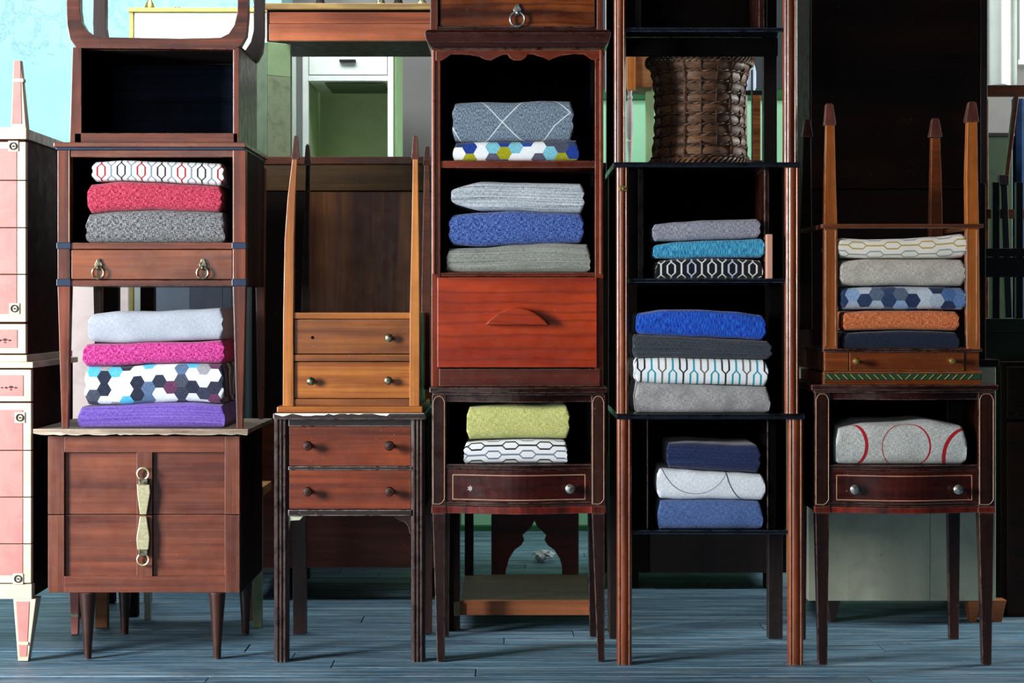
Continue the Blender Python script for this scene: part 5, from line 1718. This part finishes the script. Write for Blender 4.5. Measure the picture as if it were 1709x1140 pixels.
def ul(cxp, cyp, Y, pts):
    return [((X(a, Y) - X(cxp, Y)), (Z(b_, Y) - Z(cyp, Y)) * 1.12, (X(c, Y) - X(cxp, Y)), (Z(d_, Y) - Z(cyp, Y)) * 1.12) for a, b_, c, d_ in pts]


m = fab_lines('fab_denim_lines', (66, 82, 98), (136, 152, 166), (214, 222, 224), segs=ul(856, 202, fy, [(792, 160, 838, 203), (838, 203, 880, 240), (884, 160, 838, 203), (838, 203, 806, 240), (914, 160, 952, 190), (952, 190, 925, 210), (925, 210, 902, 240), (752, 205, 774, 240)]), th=0.0011)
fabric('grey-blue folded fabric with thin white crossing lines, top of the upper bookcase bay', m, 756, 956, [171, 169, 170, 167, 168], [237, 236, 235, 235, 234], fy, dep=0.25, layers=2, seed=9)
# lower bay
U1 = Z(455, KB)
m = fab_stripe('fab_grey_lines', [(84, 88, 84), (132, 136, 128), (170, 172, 160)], 420, 4)
fabric('grey-green finely lined folded fabric at the bottom of the lower bookcase bay', m, 746, 984, [414, 413, 408, 405, 407], [455] * 3, fy, dep=0.25, base=U1, layers=3, seed=10, el=2)
m = fab_tweed('fab_denim', (24, 48, 118), (98, 128, 190), 0.43, 0.63)
fabric('denim blue tweed folded fabric in the middle of the lower bookcase bay', m, 750, 973, [358, 354, 351, 354, 356], [409, 411, 408, 406, 405], fy, dep=0.25, layers=2, seed=11, el=12)
m = fab_stripe('fab_silver', [(70, 78, 84), (170, 180, 188), (222, 228, 232)], 240, 3)
fabric('silver grey streaked folded fabric at the top of the lower bookcase bay', m, 754, 974, [312, 302, 304, 305, 306], [342, 351, 351, 354, 355], fy, dep=0.25, layers=2, seed=12, el=30, er=2)

# first nightstand
fy = AY + 0.004
A0 = Z(775, AY)
m = fab_chain('fab_chain_black', (228, 230, 230), [(28, 30, 34), (112, 122, 140)], 0.0842, 0.0225, 0.0092, 0.0022, off=(0.012, 0.0), c1=0.14, c2=0.25)
fabric('white folded fabric with black and grey chain of drawn-out hexagons in the first nightstand', m, 775, 946, [739, 736, 734, 734, 735], [775] * 3, fy, dep=0.25, base=A0, layers=3, seed=13)
m = fab_tweed('fab_lime', (168, 172, 88), (206, 206, 140), 0.40, 0.62, sc=0.8)
fabric('lime yellow folded fabric in the first nightstand', m, 780, 949, [680, 678, 677, 678, 676], [734, 733, 732, 732, 733], fy, dep=0.25, layers=2, seed=14)

# stacked stands, middle upper bay
fy = 0.015
M0 = Z(465, EY)
m = fab_chain('fab_chain_white', (16, 17, 22), [(214, 216, 220), (226, 226, 222), (190, 200, 224), (222, 220, 214)], 0.062, 0.0250, 0.0094, 0.0021, vertical=True, off=(0.006, -0.001), c1=0.15, c2=0.29)
fabric('black folded fabric with white upright chain pattern on the upper shelf of the middle stand', m, 1096, 1272, [435, 432, 431, 432, 434], [465] * 3, fy, dep=0.22, base=M0, layers=1, seed=15)
m = fab_tweed('fab_teal', (12, 100, 148), (90, 182, 212), 0.40, 0.62, dirn='v')
fabric('turquoise mottled folded fabric above the black chain-patterned one', m, 1091, 1275, [408, 403, 401, 400, 398], [431, 432, 430, 430, 430], fy, dep=0.22, layers=2, seed=16, el=10)
m = fab_tweed('fab_lilac', (110, 110, 122), (164, 164, 176), 0.40, 0.60)
fabric('lilac grey folded fabric at the top of the middle stand shelf', m, 1090, 1268, [374, 370, 367, 366, 365], [402, 402, 400, 399, 397], fy, dep=0.22, layers=2, seed=17)
# middle lower pile, standing on the lowest stand
fy = 0.0
m = fab_tweed('fab_ash', (138, 136, 136), (178, 176, 174), 0.38, 0.62, blot=0.5, blotcol=(118, 116, 116))
fabric('ash grey soft folded fabric at the bottom of the four-high pile', m, 1061, 1284, [638, 641, 642, 644, 646], [690] * 3, fy, dep=0.27, base=Z1, layers=1, lump=0.003, seed=18)
m = fab_chain('fab_chain_teal', (240, 244, 244), [(20, 150, 172), (28, 30, 40), (20, 150, 172), (110, 106, 106)], 0.1, 0.0258, 0.0086, 0.0023, vertical=True, off=(0.004, 0.075), c1=0.20, c2=0.29)
fabric('white folded fabric with teal and black upright chain pattern in the four-high pile', m, 1060, 1281, [598, 597, 599, 600, 601], [638, 641, 642, 643, 645], fy, dep=0.27, layers=1, seed=19)
m = fab_stripe('fab_slate', [(36, 40, 46), (52, 58, 66), (78, 84, 92)], 420, 5)
fabric('slate black ribbed folded fabric under the cobalt one', m, 1058, 1287, [559, 561, 564, 567, 570], [597, 597, 598, 599, 600], fy, dep=0.27, layers=2, seed=20, el=2)
m = fab_tweed('fab_cobalt', (8, 38, 150), (40, 108, 214), 0.40, 0.62, dirn='v')
fabric('cobalt blue folded fabric on top of the four-high pile', m, 1065, 1277, [523, 517, 517, 520, 526], [558, 561, 563, 565, 568], fy, dep=0.27, layers=2, seed=21, el=8)
# lowest stand
fy = 0.02
L0 = Z(886, EY)
m = fab_tweed('fab_steel_blue', (58, 82, 132), (86, 112, 160), 0.36, 0.64, sc=0.8)
fabric('plain steel blue folded fabric, bottom of the lowest stand', m, 1099, 1272, [837, 836, 835, 836, 838], [883] * 3, fy, dep=0.22, base=L0, layers=1, lump=0.0025, seed=22)
m = fab_lines('fab_white_arcs', (206, 212, 220), (236, 240, 244), (62, 76, 84), rings=[(X(1160, fy) - X(1187, fy), (Z(766, fy) - Z(808, fy)), L(56, fy), 0.0006, -1), (X(1285, fy) - X(1187, fy), (Z(776, fy) - Z(808, fy)), L(72, fy), 0.0008, -1)], dirn='w')
fabric('white folded fabric with thin dark arcs in the lowest stand', m, 1097, 1276, [782, 785, 788, 790, 793], [833, 835, 834, 835, 836], fy, dep=0.22, layers=1, seed=23, el=8)
m = fab_stripe('fab_midnight', [(14, 22, 48), (28, 40, 76), (48, 62, 104)], 420, 4)
fabric('midnight blue ribbed folded fabric, top of the lowest stand', m, 1114, 1268, [740, 739, 741, 743, 743], [781, 784, 786, 788, 790], fy, dep=0.22, layers=2, seed=24, el=2)

# inlaid stand, five high
fy = JY + 0.002
J0 = Z(582, JY)
m = fab_tweed('fab_navy', (22, 28, 46), (32, 40, 62), 0.36, 0.64)
fabric('plain navy folded fabric, bottom of the five-high pile at right', m, 1411, 1600, [556, 554, 552, 553, 555], [580] * 3, fy, dep=0.25, base=J0, layers=1, seed=25)
m = fab_tweed('fab_orange', (178, 82, 42), (222, 134, 84), 0.38, 0.62, sc=0.8)
fabric('burnt orange folded fabric in the five-high pile', m, 1408, 1600, [521, 519, 519, 519, 520], [552, 551, 550, 551, 552], fy, dep=0.25, layers=2, seed=26, endamp=2)
m = fab_hex('fab_hex_denim', [(184, 196, 208), (168, 180, 194), (52, 70, 102), (96, 124, 168), (36, 50, 84), (190, 198, 208), (76, 108, 156), (90, 104, 124), (140, 168, 204), (44, 62, 96), (176, 186, 196)], 0.0196, (0.002, 0.004), 4.0)
fabric('folded fabric with denim, navy and pale blue hexagons in the five-high pile', m, 1404, 1611, [481, 479, 478, 479, 481], [517, 516, 517, 516, 517], fy, dep=0.25, layers=2, seed=27)
m = fab_tweed('fab_oatmeal', (168, 160, 146), (206, 200, 190), 0.38, 0.62, blot=0.3, blotcol=(140, 134, 124))
fabric('oatmeal beige folded fabric, second from top of the five-high pile', m, 1403, 1610, [435, 432, 432, 432, 433], [477, 477, 476, 477, 477], fy, dep=0.25, layers=2, seed=28)
m = fab_chain('fab_chain_gold', (236, 228, 214), [(184, 160, 84), (150, 160, 158)], 0.0855, 0.0225, 0.0082, 0.0018, off=(0.0, 0.009), c1=0.15, c2=0.26)
fabric('cream folded fabric with gold and grey chain of hexagons, top of the five-high pile', m, 1400, 1612, [397, 399, 398, 395, 390], [430, 431, 431, 431, 429], fy, dep=0.25, layers=3, seed=29)

# right nightstand
fy = BY2 + 0.0
N0 = Z(776, BY2)
m = fab_lines('fab_red_circles', (160, 164, 160), (214, 214, 208), (170, 26, 34), rings=[
    (X(1398, fy) - X(1504, fy), (Z(742, fy) - Z(740, fy)), L(48, fy), 0.0021, 1),
    (X(1512, fy) - X(1504, fy), (Z(745, fy) - Z(740, fy)), L(40, fy), 0.0011, 1),
    (X(1630, fy) - X(1504, fy), (Z(762, fy) - Z(740, fy)), L(55, fy), 0.0024, -1)], dirn='w')
fabric('pale grey folded fabric with brushed red circles in the right nightstand', m, 1396, 1613, [713, 707, 707, 704, 711], [776] * 3, fy, dep=0.26, base=N0, layers=1, lump=0.0025, seed=30, el=5, er=8)
